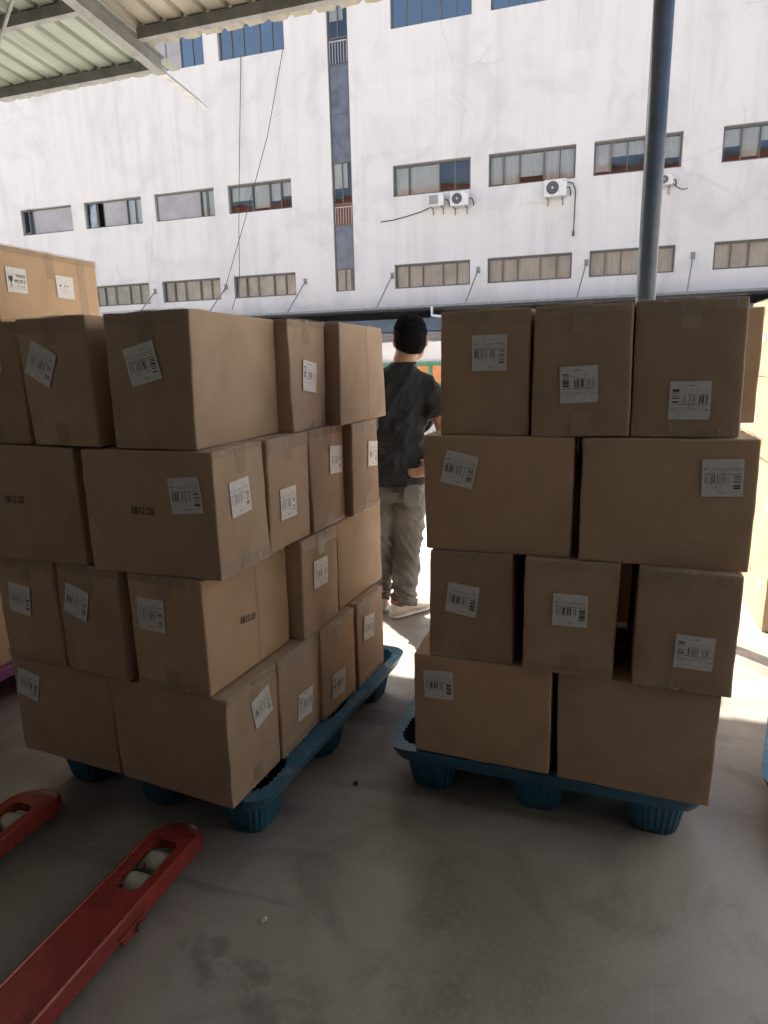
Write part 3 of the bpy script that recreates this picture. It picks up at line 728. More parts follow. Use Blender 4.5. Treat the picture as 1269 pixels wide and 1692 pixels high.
LABELS = [(7,"f",0.014,0.235,0.3,0),(8,"f",-0.004,0.143,2.7,180),(9,"f",0.011,0.098,0.3,180),(5,"f",-0.109,0.256,-11.8,0),(6,"f",0.134,0.256,2.4,0),(2,"f",-0.025,0.203,-7.0,0),
(3,"f",0.001,0.207,-0.1,0),(4,"f",0.026,0.125,-1.6,180),(0,"f",-0.138,0.258,2.2,0),(26,"f",-0.053,0.232,-26.3,0),(27,"f",-0.017,0.224,12.6,0),(25,"f",0.008,0.262,2.5,0),
(21,"f",0.133,0.236,4.4,0),(20,"f",-0.128,0.241,-3.8,0),(15,"f",-0.028,0.217,-6.7,0),(16,"f",-0.050,0.236,-14.8,0),(17,"f",-0.051,0.235,-1.1,0),(10,"f",-0.151,0.259,-12.5,0),
(28,"r",-0.001,0.176,-7.2,180),(21,"r",-0.014,0.215,3.2,0),(22,"r",-0.024,0.144,0.1,0),(23,"r",0.057,0.236,-5.0,0),(24,"r",0.066,0.222,-6.2,0),(18,"r",-0.010,0.212,-2.5,0),
(11,"r",0.039,0.251,10.6,0),(12,"r",0.016,0.134,-5.6,180),(13,"r",-0.016,0.099,-4.3,180),(14,"r",-0.025,0.230,-9.0,0)]
Z0 = .145
CART = []
def carton(st, lev, ori, x, y, yaw, label, seed, group, detail=True):
    w_, d_ = (L_, W_) if ori == 'L' else (W_, L_)
    root = empty('carton', (x, y, Z0 + H_ * lev), yaw); tag(root, label, 'carton', group)
    me, info = rounded_box(w_ - .003, d_ - .003, H_ - .003, seed=seed)
    link('carton_body', me, CARD, root)
    rd = random.Random(seed + 900)
    if detail:
        # tape over the seam: runs along the length and folds down the two short faces
        sf = 'rl' if ori == 'L' else 'fb'
        for f in sf:
            if rd.random() < .92: patch(root, 'tape', TAPE, f, w_, d_, rd.uniform(-.008, .008), H_ - .04, .048, .078, rd.uniform(-3, 3), info, eps=.0006, seed=seed)
            if rd.random() < .7: patch(root, 'tape', TAPE, f, w_, d_, rd.uniform(-.008, .008), .035, .048, .066, rd.uniform(-3, 3), info, eps=.0006, seed=seed)
            if f in 'rf':
                edge_tape(root, f, w_, d_, info, True, rd.uniform(.022, .042), seed)
                if rd.random() < .6: edge_tape(root, f, w_, d_, info, False, rd.uniform(.016, .034), seed + 1)
            if f == 'r' or (f == 'f' and rd.random() < .4):
                fr_ = MB(); half = (w_ if f in 'fb' else d_) / 2
                for q in range(rd.randint(9, 16)):
                    topq = rd.random() < .6; a = rd.uniform(-.95, .95) * half; z = (H_ - rd.uniform(.001, .012)) if topq else rd.uniform(.002, .014)
                    ln = rd.uniform(.008, .034); an = rd.choice([rd.uniform(-.35, .35), rd.uniform(1.2, 1.9), rd.uniform(-1.9, -1.2)]); wd_ = rd.uniform(.0007, .0019)
                    pts = []
                    for kk in range(4):
                        tt = kk / 3; aa = max(-half, min(half, a + math.cos(an) * ln * tt)); zz = z + (-abs(math.sin(an)) if topq else abs(math.sin(an))) * ln * tt
                        pts.append((aa, zz, .004 + .0025 * math.sin(tt * 3 + q) + rd.uniform(0, .0015) + bulge_at(info, f, aa, zz, w_, d_)))
                    b0 = len(fr_.v)
                    for kk, (aa, zz, ee) in enumerate(pts):
                        ww = wd_ * (1 - .6 * kk / 3)
                        for sg in (-1, 1): fr_.v.append(tuple(surf(root, f, w_, d_, aa + sg * ww * abs(math.sin(an)), zz + sg * ww * abs(math.cos(an)), ee + .0006 * sg)))
                    for kk in range(3): fr_.f.append((b0 + 2 * kk, b0 + 2 * kk + 1, b0 + 2 * kk + 3, b0 + 2 * kk + 2))
                tag(fr_.build('frayed_tape', FRAY, root), kind='stuff')
        # seam tape on the top
        b = MB(); zt = H_ + .0006
        if ori == 'L': b.box(-L_ / 2 + .004, L_ / 2 - .004, -.024, .024, zt, zt + .0004)
        else: b.box(-.024, .024, -L_ / 2 + .004, L_ / 2 - .004, zt, zt + .0004)
        if lev == 3: b.build('tape', TAPE, root)
    return root, w_, d_, info
for i, bx in enumerate(BOX):
    grp = 'cartons stacked on the right pallet' if bx[0] == 'R' else 'cartons stacked on the left pallet'
    CART.append(carton(*bx, NAMES[i], i + 1, grp))
for k, (i, f, a, z, ang, fl) in enumerate(LABELS):
    root, w_, d_, info = CART[i]
    patch(root, 'shipping_label', LABEL, f, w_, d_, a, z, .1, .1, ang + fl, info, eps=.0010, curl=.004 if k % 3 == 0 else .001, seed=k)
for i, f, a, z, ang in ((21, 'f', -.012, .186, 0), (20, 'f', -.022, .193, 1.5), (17, 'r', -.027, .175, -7)):
    root, w_, d_, info = CART[i]
    stamp(root, '0812-20', f, w_, d_, a, z, .030, ang, info, sx=.70, name='stamped_number')
# vertical seams where a carton's side is glued
def seam(i, f, a):
    root, w_, d_, info = CART[i]
    patch(root, 'seam_tape', TAPE, f, w_, d_, a, H_ / 2, .012, H_ - .02, .3, info, eps=.0004, n=5, seed=i)
seam(17, 'r', .03); seam(29, 'r', .03)
# cartons of the rows behind, seen only in slivers or from the side
def local(st, lu, lv):
    (ox, oy, a) = (-.501, 1.913, -.0321) if st == 'R' else (-1.845, 1.523, -.0763)
    return ox + math.cos(a) * lu - math.sin(a) * lv, oy + math.sin(a) * lu + math.cos(a) * lv, a
HID = []
for lev in (0, 2):
    for j in (1, 2, 3):
        for c in ((0, 1) if j < 3 else ()):
            HID.append(('R', lev, 'L', c * (L_ + .018) + L_ / 2 - (.02 if lev == 0 else -.01), j * .272 + W_ / 2 + .01, j, c))
        HID.append(('L', lev, 'L', L_ / 2 - .03, j * .272 + W_ / 2 + .03, j, 0))
for c in range(2): HID.append(('R', 1, 'L', .02 + c * .455 + L_ / 2, L_ + .025 + W_ / 2, 1, c))
HID.append(('R', 3, 'L', .06 + L_ / 2, L_ + .03 + W_ / 2, 1, 0)); HID.append(('R', 3, 'L', .535 + L_ / 2, L_ + .03 + W_ / 2, 1, 1))
for lev in (1, 3):
    HID.append(('L', lev, 'L', .0 + L_ / 2, L_ + .03 + W_ / 2, 1, 0))
    for c in range(2): HID.append(('L', lev, 'W', .02 + c * .285 + W_ / 2, L_ + W_ + .06 + L_ / 2, 2, c))
lay = ['bottom', 'second', 'third', 'top']; rowname = ['', 'second', 'third', 'back']; colname = ['left', 'middle', 'right']
for k, (st, lev, ori, lu, lv, j, c) in enumerate(HID):
    x, y, a = local(st, lu, lv)
    side = 'right' if st == 'R' else 'left'
    if st == 'R' and lev == 3 and j == 1 and c == 1: lb = 'shaded carton showing as a narrow strip right of the top right carton'
    else: lb = '%s layer carton of the %s stack, %s row from the front, %s one' % (lay[lev], side, rowname[j], colname[c] if st == 'R' else colname[c])
    carton(st, lev, ori, x, y, a + random.uniform(-.008, .008), lb, 100 + k, 'cartons stacked on the %s pallet' % side, detail=(lev == 3 or j == 1))

# bigger cartons on the purple pallet, far left
def big_carton(w_, d_, h_, loc, yaw, label, seed, mat, group):
    root = empty('carton', loc, yaw); tag(root, label, 'carton', group)
    me, info = rounded_box(w_ - .004, d_ - .004, h_ - .004, r=.006, seed=seed, bulge=.006); link('carton_body', me, mat, root)
    return root, info
BH = .455
bigl = ['tan carton bearing the fragile sticker, topmost of the far left stack', 'third layer tan carton under the fragile carton', 'second layer tan carton above the purple pallet carton', 'lowest tan carton resting on the purple pallet']
for q in range(4):
    lev = 3 - q
    root, info = big_carton(.52, .62, BH, (-2.45 - .26, 2.575, .16 + BH * lev), -.0, bigl[q], 300 + q, CARD, 'larger cartons on the purple pallet')
    if q == 0:
        zb = .16 + BH * 3
        patch(root, 'fragile_label', LABEL_F, 'r', .52, .62, 2.378 - 2.575, 1.834 - zb, .105, .105, 0, info, eps=.001, h_=BH)
        patch(root, 'shipping_label', LABEL_P, 'r', .52, .62, 2.655 - 2.575, 1.831 - zb, .108, .102, 0, info, eps=.001, h_=BH)
        fl = root
        stamp(root, 'FRAGILE', 'r', .52, .62, 2.400 - 2.575, 1.852 - zb, .0165, 0, info, mat=INK_G, sx=.72, name='fragile_lettering', eps=.003, h_=BH)
        # wine glass mark
        gx, gz = 2.347 - 2.575, 1.832 - zb
        cup = [(-.010, .018), (.010, .018), (.0105, .006), (.006, -.003), (.0015, -.006), (.0015, -.022), (.007, -.025), (-.007, -.025), (-.0015, -.022), (-.0015, -.006), (-.006, -.003), (-.0105, .006)]
        e = .0035 + bulge_at(info, 'r', gx, gz, .52, .62, BH)
        b = MB(); b.add([surf(root, 'r', .52, .62, gx + p, gz + z, e) for p, z in cup], [tuple(range(len(cup)))]); b.build('glass_symbol', INK_G, root)
        patch(root, 'tape', TAPE, 'r', .52, .62, 0.0, BH - .06, .05, .12, 1, info, eps=.0008, h_=BH)
        patch(root, 'tape', TAPE, 'r', .52, .62, 0.2, BH / 2, .05, BH - .02, 1, info, eps=.0006, h_=BH)
        edge_tape(root, 'r', .52, .62, info, True, .03, 5, h_=BH)
    else:
        edge_tape(root, 'r', .52, .62, info, True, .03, 5 + q, h_=BH)
    root2, info = big_carton(.52, .62, BH, (-2.45 - .27, 1.945, .16 + BH * lev), .0, ['top', 'third layer', 'second layer', 'lowest'][q] + ' tan carton nearest the camera on the purple pallet', 320 + q, CARD, 'larger cartons on the purple pallet') if q > 0 else (None, None)

# sunlit cartons on the right
pilel = ['lowest sunlit carton of the pile at the right frame edge', 'second sunlit carton up in the pile at the right frame edge', 'third sunlit carton up in the pile at the right frame edge', 'topmost sunlit carton with an open flap at the right frame edge']
for col_ in range(2):
    for q in range(4):
        lb = pilel[q] if col_ == 0 else ['lowest', 'second', 'third', 'topmost'][q] + ' carton of the rear sunlit column behind the pile at the right edge'
        root, info = big_carton(.62, .52, .44, (.905 + .31 + (.008 if q % 2 else 0) + .01 * col_, 3.69 + .26 + .006 * q + .55 * col_, .44 * q + .001), .008 * (q - 1), lb, 340 + q + 10 * col_, CARD_PALE, 'cartons piled in the sun')
        root.scale = (1.031,) * 3; root.location = (root.location.x * 1.031, root.location.y * 1.031, GZ + root.location.z * 1.031)
        edge_tape(root, 'l', .62, .52, info, True, .03, 60 + q, h_=.44)
        patch(root, 'shipping_label', LABEL_P, 'l', .62, .52, .12, .22, .08, .06, 0, info, eps=.001, h_=.44)
        if q == 0 and col_ == 0:
            b = MB(); b.box(-.26, -.2, -.266, -.2605, .17, .23); b.build('hand_hole', DARK, root, bevel=.002)
        if q == 3 and col_ == 0:
            b = MB(); M_ = Matrix.Translation((-.31, 0, .44)) @ Matrix.Rotation(R(-25), 4, 'Y'); b.box(-.001, .24, -.255, .255, 0, .004, M_); b.build('flap', CARD_PALE, root)
# ---------------------------------------------------------------- pallets
def rrect(w_, d_, r, n=6):
    pts = []
    for cx, cy, a0 in ((w_ / 2 - r, d_ / 2 - r, 0), (-w_ / 2 + r, d_ / 2 - r, 90), (-w_ / 2 + r, -d_ / 2 + r, 180), (w_ / 2 - r, -d_ / 2 + r, 270)):
        for k in range(n + 1):
            t_ = R(a0 + 90 * k / n); pts.append((cx + r * math.cos(t_), cy + r * math.sin(t_)))
    return pts
def wavy(w_, d_, r, amp, waves, n=96, ph=0):
    base = rrect(w_, d_, r, 12); P = [Vector(p) for p in base]; P.append(P[0]); ln = [0]
    for i in range(len(P) - 1): ln.append(ln[-1] + (P[i + 1] - P[i]).length)
    out = []
    for k in range(n):
        s = ln[-1] * k / n; i = max(j for j in range(len(ln)) if ln[j] <= s + 1e-9); i = min(i, len(P) - 2)
        f = (s - ln[i]) / max(1e-9, ln[i + 1] - ln[i]); p = P[i].lerp(P[i + 1], f)
        t_ = (P[i + 1] - P[i]).normalized(); nn = Vector((t_.y, -t_.x))
        out.append(p + nn * amp * math.sin(2 * math.pi * waves * k / n + ph))
    return out
def pallet(name, loc, yaw, w_, d_, mat, label, h=.14):
    root = empty(name, (loc[0], loc[1], GZ), yaw); tag(root, label, 'pallet', 'plastic pallets'); h -= GZ
    bm = bmesh.new()
    outer = rrect(w_, d_, .07, 6)
    fx = [-w_ / 2 + .145, 0, w_ / 2 - .145]; fy = [-d_ / 2 + .15, 0, d_ / 2 - .15]
    def loop(pts, z):
        vs = [bm.verts.new((p[0], p[1], z)) for p in pts]; es = [bm.edges.new((vs[i], vs[(i + 1) % len(vs)])) for i in range(len(vs))]; return vs, es
    edges = []; ov, oe = loop(outer, h); edges += oe
    cups = []
    for a in fx:
        for c in fy:
            pts = [Vector((a, c)) + p for p in wavy(.21, .22, .07, .004, 30, n=150)]
            cv, ce = loop(pts, h); edges += ce; cups.append((a, c))
    bmesh.ops.triangle_fill(bm, use_beauty=True, use_dissolve=False, edges=edges)
    # flared skirt round the edge, then a stiffening flange
    def ring(scale_in, z):
        return [bm.verts.new((p[0] - math.copysign(scale_in, p[0]) * min(1, abs(p[0]) / (w_ / 2 - .07)), p[1] - math.copysign(scale_in, p[1]) * min(1, abs(p[1]) / (d_ / 2 - .07)), z)) for p in outer]
    prev = ov
    for ins, z in ((-.003, h - .006), (.012, h - .03), (.022, h - .052)):
        cur = ring(ins, z)
        for i in range(len(cur)): bm.faces.new((prev[i], prev[(i + 1) % len(cur)], cur[(i + 1) % len(cur)], cur[i]))
        prev = cur
    bmesh.ops.recalc_face_normals(bm, faces=bm.faces)
    me = bpy.data.meshes.new('deck'); bm.to_mesh(me); bm.free()
    o = link('deck', me, mat, root); md = o.modifiers.new('thickness', 'SOLIDIFY'); md.thickness = .004; md.offset = -1
    # one leg mesh shared by the nine feet
    b = MB(); rings = []
    for z, s, am in ((h - .0005, 1.0, .004), (h * .6, .86, .004), (h * .2, .74, .004), (.012, .69, .004), (0.001, .66, .002)):
        rings.append([Vector((p.x * s, p.y * s, z)) for p in wavy(.21, .22, .07, am, 30, n=150)])
    b.rings(rings, False); nn = len(rings[-1]); base_i = len(b.v) - nn; b.f.append(tuple(base_i + k for k in range(nn)))
    lm = b.mesh('leg'); lm.materials.append(mat)
    for p in lm.polygons: p.use_smooth = True
    for a, c in cups:
        l_ = link('leg', lm, None, root); l_.location = (a, c, 0)
    return root
pallet('plastic_pallet', (-1.338, 2.162), R(-6), 1.0, 1.2, PAL, 'blue plastic pallet carrying the left carton stack')
pallet('plastic_pallet', (-.110, 2.50), R(-2.0), 1.03, 1.2, PAL, 'blue plastic pallet carrying the right carton stack')
pallet('plastic_pallet', (1.195, 2.49), R(-15.0), 1.03, 1.2, PAL, 'blue plastic pallet corner showing at the right frame edge')
pallet('plastic_pallet', (-2.93, 2.25), R(0), 1.0, 1.32, PAL_P, 'purple plastic pallet under the far left cartons', h=.155)

# ---------------------------------------------------------------- pallet jack
jk = empty('pallet_jack', (-1.457, 0, GZ), R(-1.5)); jk.scale = (1.033,) * 3; tag(jk, 'red hand pallet jack with worn forks pointing at the left stack', 'pallet jack')
def fork(cx, y1):
    hw = .075; zt = .086
    # plan outline of the fork top: long bar with a rounded nose
    prof = []
    L0 = -.15
    nose = [(math.cos(R(a)) * hw, y1 - .12 + math.sin(R(a)) * .12) for a in range(0, 181, 12)]
    outl = [(hw, L0)] + nose + [(-hw, L0)]
    slot = [(x * .040 if abs(x) <= 1 else x, y) for x, y in ()]
    sl_ = [(cx_ + .0, cy_) for cx_, cy_ in [(p[0], p[1] + y1 - .215) for p in rrect(.082, .19, .022, 5)]]
    bm = bmesh.new()
    def loop(pts, z):
        vs = [bm.verts.new((cx + p[0], p[1], z)) for p in pts]; return vs, [bm.edges.new((vs[i], vs[(i + 1) % len(vs)])) for i in range(len(vs))]
    inner = [(p[0] * .86, (p[1] - .012 if p[1] > L0 + .01 else p[1])) for p in outl]
    iv, ie = loop(inner, zt); sv, se = loop(sl_, zt)
    bmesh.ops.triangle_fill(bm, use_beauty=True, edges=ie + se)
    def nosez(y, z): return z - max(0, (y - (y1 - .12)) / .12) ** 1.6 * .034
    for v in bm.verts: v.co.z = nosez(v.co.y, v.co.z)
    prev = iv; n = len(outl)
    for (sc, dz, dy) in ((.885, .0035, .011), (.95, .003, .006), (.985, -.002, .003), (1.0, -.012, .0), (1.0, -.050, -.002), (.9, -.056, -.004)):
        cur = [bm.verts.new((cx + p[0] * sc, p[1] - (dy if p[1] > L0 + .01 else 0), max(.016, nosez(p[1], zt) + dz))) for p in outl]
        for i in range(n - 1): bm.faces.new((prev[i], prev[i + 1], cur[i + 1], cur[i]))
        prev = cur
    low = [bm.verts.new(v.co - Vector((0, 0, .03))) for v in sv]
    for i in range(len(sv)): bm.faces.new((sv[i], sv[(i + 1) % len(sv)], low[(i + 1) % len(sv)], low[i]))
    bmesh.ops.recalc_face_normals(bm, faces=bm.faces)
    me = bpy.data.meshes.new('fork'); bm.to_mesh(me); bm.free()
    fo = link('fork', me, RED, jk); md = fo.modifiers.new('plate', 'SOLIDIFY'); md.thickness = .003; md.offset = -1
    for dy in (-.255, -.172):
        b = MB(); r = .034; ln = .068; rg = []
        for q in range(9):
            t_ = q / 8; rr = r - (.003 if q in (0, 8) else .0004 if q in (1, 7) else 0)
            rg.append([Vector((cx - ln / 2 + ln * t_, y1 + dy + rr * math.cos(k * math.pi / 12), .044 + rr * math.sin(k * math.pi / 12))) for k in range(24)])
        b.rings(rg); b.build('roller', ROLLER, fo, smooth=True)
    b = MB(); b.box(cx - .039, cx - .034, y1 - .29, y1 - .14, .035, .07); b.box(cx + .034, cx + .039, y1 - .29, y1 - .14, .035, .07); b.build('roller_bracket', STEEL, fo, bevel=.003)
    b = MB(); b.box(cx - .028, cx - .018, y1 - .225, y1 - .2, .06, .074); b.build('axle_clip', STEEL, fo, bevel=.002)
    for s in (-1, 1):
        b = MB(); b.prism([(-.05, .05), (.05, .05), (.036, .022), (-.036, .022)], 0, .005)
        for i, v in enumerate(b.v): b.v[i] = (cx + s * (hw + .001) + (v[1] if s > 0 else -v[1]), y1 - .37 + v[0], v[2])
        b.build('pivot_plate', RED, fo, bevel=.002)
        b = MB(); b.cyl((cx + s * (hw + .009), y1 - .355, .036), .013, .012, 'x', 6); b.build('pivot_bolt', STEEL, fo)
fork(.243, 1.492); fork(-.305, 1.49)
b = MB(); b.box(-.35, .35, -.32, -.14, .03, .09); b.prism([(-.2, .09), (.2, .09), (.12, .42), (-.12, .42)], -.22, -.15); b.build('crossmember', RED, jk, bevel=.01)
b = MB(); b.cyl((0, -.3, .24), .055, .36, 'z', 20); b.build('pump', STEEL, jk, smooth=False)
for s in (-1, 1):
    b = MB(); b.cyl((s * .07, -.33, .09), .089, .05, 'x', 24); b.build('steer_wheel', RUBBER, jk, bevel=.008)
b = MB(); b.tube([(0, -.32, .4), (0, -.5, .8), (0, -.62, 1.02)], .018, 12); b.tube([(0, -.62, 1.02), (-.1, -.66, 1.1), (-.11, -.72, 1.22), (0, -.74, 1.25), (.11, -.72, 1.22), (.1, -.66, 1.1), (0, -.62, 1.02)], .014, 10); b.build('handle', RED, jk, smooth=True)

# ---------------------------------------------------------------- litter on the floor
b = MB(); M_ = Matrix.Translation((-.795, 1.306, GZ + .004)) @ Matrix.Rotation(R(60), 4, 'Z')
b.add([M_ @ Vector(p) for p in ((-.012, -.006, 0), (.002, -.009, .003), (.013, .004, .001), (.001, .002, .006), (-.008, .009, .002))], [(0, 1, 3), (1, 2, 3), (0, 3, 4)])
o = b.build('paper_scrap', WHITEP); md = o.modifiers.new('t', 'SOLIDIFY'); md.thickness = .0006; tag(o, 'tiny white paper scrap on the dark concrete floor', 'paper')
b = MB(); b.tube([(-.766, 1.930, GZ + .004), (-.758, 1.936, GZ + .009), (-.751, 1.932, GZ + .006)], [.004, .007, .003], 7); tag(b.build('dirt_crumb', RUBBER), 'small black crumb on the floor between the pallets', 'litter')

# ---------------------------------------------------------------- the man
def ering(c, a, b_, rx, ry, n=24, p=2.0):
    out = []
    for k in range(n):
        t_ = 2 * math.pi * k / n; cx, sx_ = math.cos(t_), math.sin(t_)
        fx = math.copysign(abs(cx) ** (2 / p), cx); fy = math.copysign(abs(sx_) ** (2 / p), sx_)
        out.append(Vector(c) + a * fx * rx + b_ * fy * ry)
    return out
X, Y, Zv = Vector((1, 0, 0)), Vector((0, 1, 0)), Vector((0, 0, 1))
def hloft(mb, rows_, n=28, p=2.3):
    mb.rings([ering((cx, cy, z), X, Y, rx, ry, n, p) for z, cx, cy, rx, ry in rows_])
def limb(mb, pts, rad, n=18): 
    # resample smoothly
    P = [Vector(q) for q in pts]; out = []; rr = []
    for i in range(len(P) - 1):
        p0 = P[max(i - 1, 0)]; p1 = P[i]; p2 = P[i + 1]; p3 = P[min(i + 2, len(P) - 1)]
        for k in range(5):
            t_ = k / 5; out.append(.5 * ((2 * p1) + (p2 - p0) * t_ + (2 * p0 - 5 * p1 + 4 * p2 - p3) * t_ ** 2 + (3 * p1 - p0 - 3 * p2 + p3) * t_ ** 3)); rr.append(rad[i] * (1 - t_) + rad[i + 1] * t_)
    out.append(P[-1]); rr.append(rad[-1]); mb.tube(out, rr, n)
def ball(mb, c, r, n=16):
    rg = []
    for i in range(1, n):
        ph = math.pi * i / n; rg.append([Vector((c[0] + r[0] * math.sin(ph) * math.cos(2 * math.pi * k / n), c[1] + r[1] * math.sin(ph) * math.sin(2 * math.pi * k / n), c[2] - r[2] * math.cos(ph))) for k in range(n)])
    mb.rings(rg)
def fuse(name, mb, voxel, mat, parent, smooth_it=4, disp=None):
    me = mb.mesh(name); ob = bpy.data.objects.new('tmp', me); COL.objects.link(ob)
    md = ob.modifiers.new('r', 'REMESH'); md.mode = 'VOXEL'; md.voxel_size = voxel; md.adaptivity = 0
    sm = ob.modifiers.new('s', 'SMOOTH'); sm.iterations = smooth_it; sm.factor = .5
    dg = bpy.context.evaluated_depsgraph_get(); me2 = bpy.data.meshes.new_from_object(ob.evaluated_get(dg)); bpy.data.objects.remove(ob)
    if disp:
        ns = [v.normal.copy() for v in me2.vertices]
        for v, nn in zip(me2.vertices, ns): v.co += nn * disp(v.co.copy())
    me2.name = name; me2.materials.clear()
    return link(name, me2, mat, parent, True)
man = empty('person', (-1.088, 3.541, GZ), head); man.scale = (1.031,) * 3
tag(man, 'person in black t-shirt, grey jeans and pale sneakers standing between the stacks, hand on hip', 'person')
HC = Vector((.105, .02, 1.567))
b = MB()
hloft(b, [(.86, 0, 0, .15, .11), (.95, 0, 0, .155, .115), (1.1, .01, 0, .15, .105), (1.25, .025, 0, .165, .1), (1.34, .035, 0, .165, .085), (1.40, .05, .005, .09, .07)])
limb(b, [(.05, .0, 1.36), (.065, .0, 1.43), (.085, .012, 1.5), (.1, .02, 1.54)], [.066, .062, .06, .062])
ball(b, (HC.x, HC.y, HC.z + .012), (.079, .096, .106)); ball(b, (HC.x + .022, HC.y + .05, HC.z - .055), (.058, .055, .06))
limb(b, [(HC.x + .035, HC.y + .095, HC.z + .01), (HC.x + .047, HC.y + .125, HC.z - .025)], [.012, .017], 10)            # nose
for s in (1, -1): ball(b, (HC.x + s * .083, HC.y - .005 - s * .012, HC.z - .008), (.014, .024, .038), 10)                 # ears
limb(b, [(HC.x + .005, HC.y + .1, HC.z - .062), (HC.x + .05, HC.y + .098, HC.z - .062)], [.011, .011], 8)                 # mouth
limb(b, [(.155, 0, 1.34), (.21, -.02, 1.25), (.275, -.05, 1.09), (.255, -.1, 1.0), (.20, -.155, .90)], [.05, .048, .04, .038, .027])
limb(b, [(-.105, 0, 1.34), (-.17, .0, 1.22), (-.215, .02, 1.07), (-.2, .1, .98), (-.12, .19, .95)], [.05, .046, .04, .037, .027])
limb(b, [(.2, -.155, .9), (.165, -.165, .88), (.13, -.163, .872)], [.027, .031, .026], 12)                                 # palm on the hip
for q, (dz, ln) in enumerate(((.018, .062), (.006, .07), (-.007, .066), (-.019, .054))):
    limb(b, [(.14, -.165, .872 + dz), (.14 - ln * .55, -.168, .870 + dz), (.14 - ln, -.155, .868 + dz * 1.1)], [.0095, .0085, .007], 8)
limb(b, [(.185, -.15, .895), (.165, -.135, .925), (.14, -.14, .935)], [.011, .010, .008], 8)
limb(b, [(-.12, .19, .95), (-.06, .2, .96)], [.027, .03], 12)
for q, dz in enumerate((.02, .007, -.007, -.02)): limb(b, [(-.06, .2, .96 + dz), (-.02, .215, .962 + dz), (.01, .2, .965 + dz)], [.0095, .0085, .007], 8)
limb(b, [(-.1, .18, .98), (-.06, .18, 1.01), (-.03, .19, 1.015)], [.011, .01, .008], 8)
limb(b, [(.08, 0, .9), (.07, .02, .48), (.05, .0, .06)], [.08, .055, .038]); limb(b, [(-.08, 0, .9), (-.085, .06, .48), (-.09, .12, .06)], [.08, .055, .038])
body = fuse('body', b, .0075, SKIN, man, 3)
# hair: cropped cap over the skull, down to the nape
hv, hf = [], []; NA, NB = 56, 36
for i in range(NB + 1):
    ph = math.pi * (i / NB) * .80
    for k in range(NA):
        th = 2 * math.pi * k / NA; sp_, cp_ = math.sin(ph), math.cos(ph)
        ex = 2 / 2.5
        q = Vector((math.copysign(abs(sp_) ** ex * abs(math.cos(th)) ** (2 / 2.2), math.cos(th)) * .086, math.copysign(abs(sp_) ** ex * abs(math.sin(th)) ** (2 / 2.2), math.sin(th)) * .103, math.copysign(abs(cp_) ** ex, cp_) * .112))
        q.y -= .004; q.z += .014
        side = abs(q.x) / .086                      # hairline: low at the nape, up round the ears and over the forehead
        line = -.088 + .035 * side ** 4 + max(0, q.y + .02) * 1.5
        line += noise.noise(q * 90) * .006
        fade = max(0, min(1, (q.z - line) / .05))
        shell = Vector((.0765 / .086, .0935 / .103, .98)); inn = Vector((q.x * shell.x, q.y * shell.y, q.z * shell.z)) * .97
        p_ = inn.lerp(q, fade ** .6) + q.normalized() * noise.noise(q * 120) * .0022 * fade
        hv.append(HC + p_)
for i in range(NB):
    for k in range(NA): hf.append((i * NA + k, i * NA + (k + 1) % NA, (i + 1) * NA + (k + 1) % NA, (i + 1) * NA + k))
hb = MB().add(hv, hf); nsh = len(hv) // NA; rh = random.Random(4)
for _ in range(9000):                                # cropped strands standing off the scalp, thinning out towards the nape
    i = min(nsh - 2, int(nsh * math.acos(1 - rh.random() * 1.75) / math.pi / .80)); k = rh.randrange(NA)
    a_ = hv[i * NA + k].lerp(hv[(i + 1) * NA + (k + 1) % NA], rh.random()); q = a_ - HC
    side = abs(q.x) / .086; line = -.088 + .035 * side ** 4 + max(0, q.y + .02) * 1.5
    if q.z < line + .03 * rh.random() - .012: continue
    d_ = (q.normalized() + Vector((rh.uniform(-.5, .5), rh.uniform(-.5, .5), rh.uniform(-.9, .1)))).normalized(); t_ = d_.orthogonal().normalized() * .0011
    ln = rh.uniform(.004, .011); b0 = len(hb.v)
    hb.v += [tuple(a_ - t_), tuple(a_ + t_), tuple(a_ + d_ * ln)]; hb.f.append((b0, b0 + 1, b0 + 2))
hair = hb.mesh('hair'); link('hair', hair, HAIR, man, True)
def folds(s, amp):
    def f(p):
        q = Vector((p.x * 6 + p.z * 5, p.y * 4, p.z * 13 - p.x * 7))
        return amp * (noise.noise(q * s) + .6 * noise.noise(q * s * 2.1 + Vector((7, 3, 1))) - .2)
    return f
def ridge(q, k=2.2):
    return max(0.0, 1 - abs(noise.noise(q)) * k) ** 2
def shirt_disp(p):
    a = .017 if .9 < p.z < 1.2 else (.006 if p.z <= .86 else .011)
    q = Vector((p.x * 5 + p.z * 6, p.y * 3, p.z * 9 - p.x * 8))
    return a * (ridge(q) - .3) + .5 * a * (ridge(q * 1.9 + Vector((5, 1, 2))) - .3)
b = MB()
hloft(b, [(.79, .0, -.002, .194, .158), (.84, .0, -.002, .194, .156), (.95, .0, 0, .182, .143), (1.07, .008, 0, .170, .128), (1.2, .02, -.002, .18, .12), (1.31, .03, 0, .19, .108), (1.375, .04, 0, .15, .09), (1.42, .052, .002, .085, .078), (1.44, .06, .004, .074, .072)])
limb(b, [(.13, 0, 1.345), (.195, -.01, 1.285), (.232, -.03, 1.2), (.25, -.04, 1.15)], [.075, .078, .074, .07])
limb(b, [(-.07, 0, 1.345), (-.15, .0, 1.285), (-.195, .01, 1.18), (-.21, .02, 1.11)], [.075, .078, .074, .07])
shirt = fuse('tshirt', b, .009, SHIRT, man, 3, shirt_disp)
b = MB(); b.rings([ering((.063, .004, 1.436), X, Y, .073, .071, 28), ering((.066, .005, 1.449), X, Y, .069, .067, 28), ering((.066, .005, 1.449), X, Y, .064, .062, 28), ering((.063, .004, 1.436), X, Y, .064, .062, 28)], False)
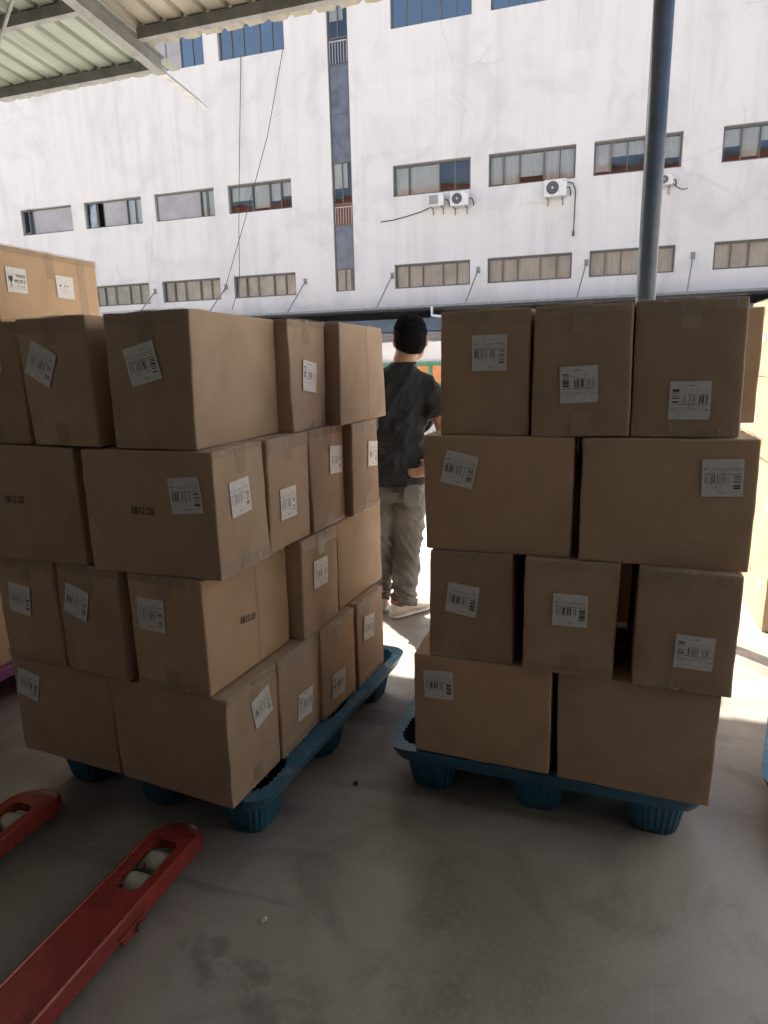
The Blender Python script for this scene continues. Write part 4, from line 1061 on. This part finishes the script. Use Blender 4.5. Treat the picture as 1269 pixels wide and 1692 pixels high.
b.build('collar', SHIRT, shirt, smooth=True)
def jean_disp(p):
    k = 1.3 if p.z < .2 else (1.0 if p.z < .68 else .55)
    q = Vector((p.x * 8 + p.z * 3, p.y * 6, p.z * (20 if p.z < .2 else 9) + p.x * 9))
    return .016 * k * (ridge(q) - .3) + .007 * k * (ridge(q * 2.1 + Vector((3, 8, 1))) - .3)
b = MB()
hloft(b, [(.70, 0.0, .01, .165, .125), (.76, 0, 0, .176, .142), (.84, 0, 0, .172, .14), (.93, 0, 0, .16, .125)])
limb(b, [(.078, .0, .80), (.082, .005, .65), (.078, .02, .47), (.064, .012, .28), (.052, .0, .13), (.05, 0.0, .075)], [.1, .098, .082, .074, .068, .07])
limb(b, [(-.075, .0, .80), (-.078, .02, .65), (-.082, .05, .47), (-.086, .085, .28), (-.09, .115, .13), (-.09, .12, .075)], [.1, .098, .082, .074, .068, .07])
jeans = fuse('trousers', b, .009, DENIM, man, 3, jean_disp)
b = MB(); n = 8; pk = [(.05, .80), (.135, .80), (.132, .70), (.092, .67), (.052, .70)]
b.add([(x_, -.150 + abs(x_ - .05) * .28, z_) for x_, z_ in pk] + [(x_, -.156 + abs(x_ - .05) * .28, z_) for x_, z_ in pk], [(0, 1, 2, 3, 4), (9, 8, 7, 6, 5)] + [(i, (i + 1) % 5, (i + 1) % 5 + 5, i + 5) for i in range(5)])
b.build('back_pocket', DENIM, jeans)
b = MB(); b.box(-.01, .055, -.176, -.146, .765, .80); b.build('belt_pouch', RUBBER, jeans, bevel=.004)
def shoe(x, y, yaw):
    root = empty('shoe', (x, y, 0), yaw); root.parent = man
    def foot(scale, z0, z1, name, mat, profile):
        b = MB(); rg = []
        for t_, hw, zt in profile:
            yy = -.09 + .285 * t_
            rg.append([Vector((hw * scale * math.cos(2 * math.pi * k / 20), yy, z0 + max(0, (zt - z0)) * (.5 + .5 * math.sin(2 * math.pi * k / 20)))) for k in range(20)])
        b.rings(rg); return b.build(name, mat, root, smooth=True)
    foot(1.0, .018, 0, 'shoe_upper', SHOE, [(.0, .012, .06), (.03, .03, .085), (.12, .038, .098), (.28, .04, .1), (.42, .042, .095), (.6, .047, .075), (.8, .049, .06), (.93, .04, .05), (1.0, .014, .036)])
    foot(1.12, .001, 0, 'sole', SOLE, [(.0, .016, .022), (.03, .032, .026), (.2, .039, .026), (.5, .043, .026), (.8, .049, .026), (.95, .038, .028), (1.01, .014, .026)])
    b = MB(); b.rings([ering((0, -.03, .096), X, Y, .036, .05, 20), ering((0, -.032, .112), X, Y, .038, .052, 20), ering((0, -.032, .112), X, Y, .031, .045, 20), ering((0, -.03, .09), X, Y, .030, .044, 20)], False); b.build('lining', SHOE_R, root, smooth=True)
    for q in range(4):
        b = MB(); yy = .035 + q * .022; b.tube([(-.03, yy, .088 - q * .006), (0, yy + .004, .102 - q * .007), (.03, yy, .088 - q * .006)], .004, 6); b.build('lace', SOLE, root)
shoe(.045, -.005, R(-52)); shoe(-.09, .12, R(8))
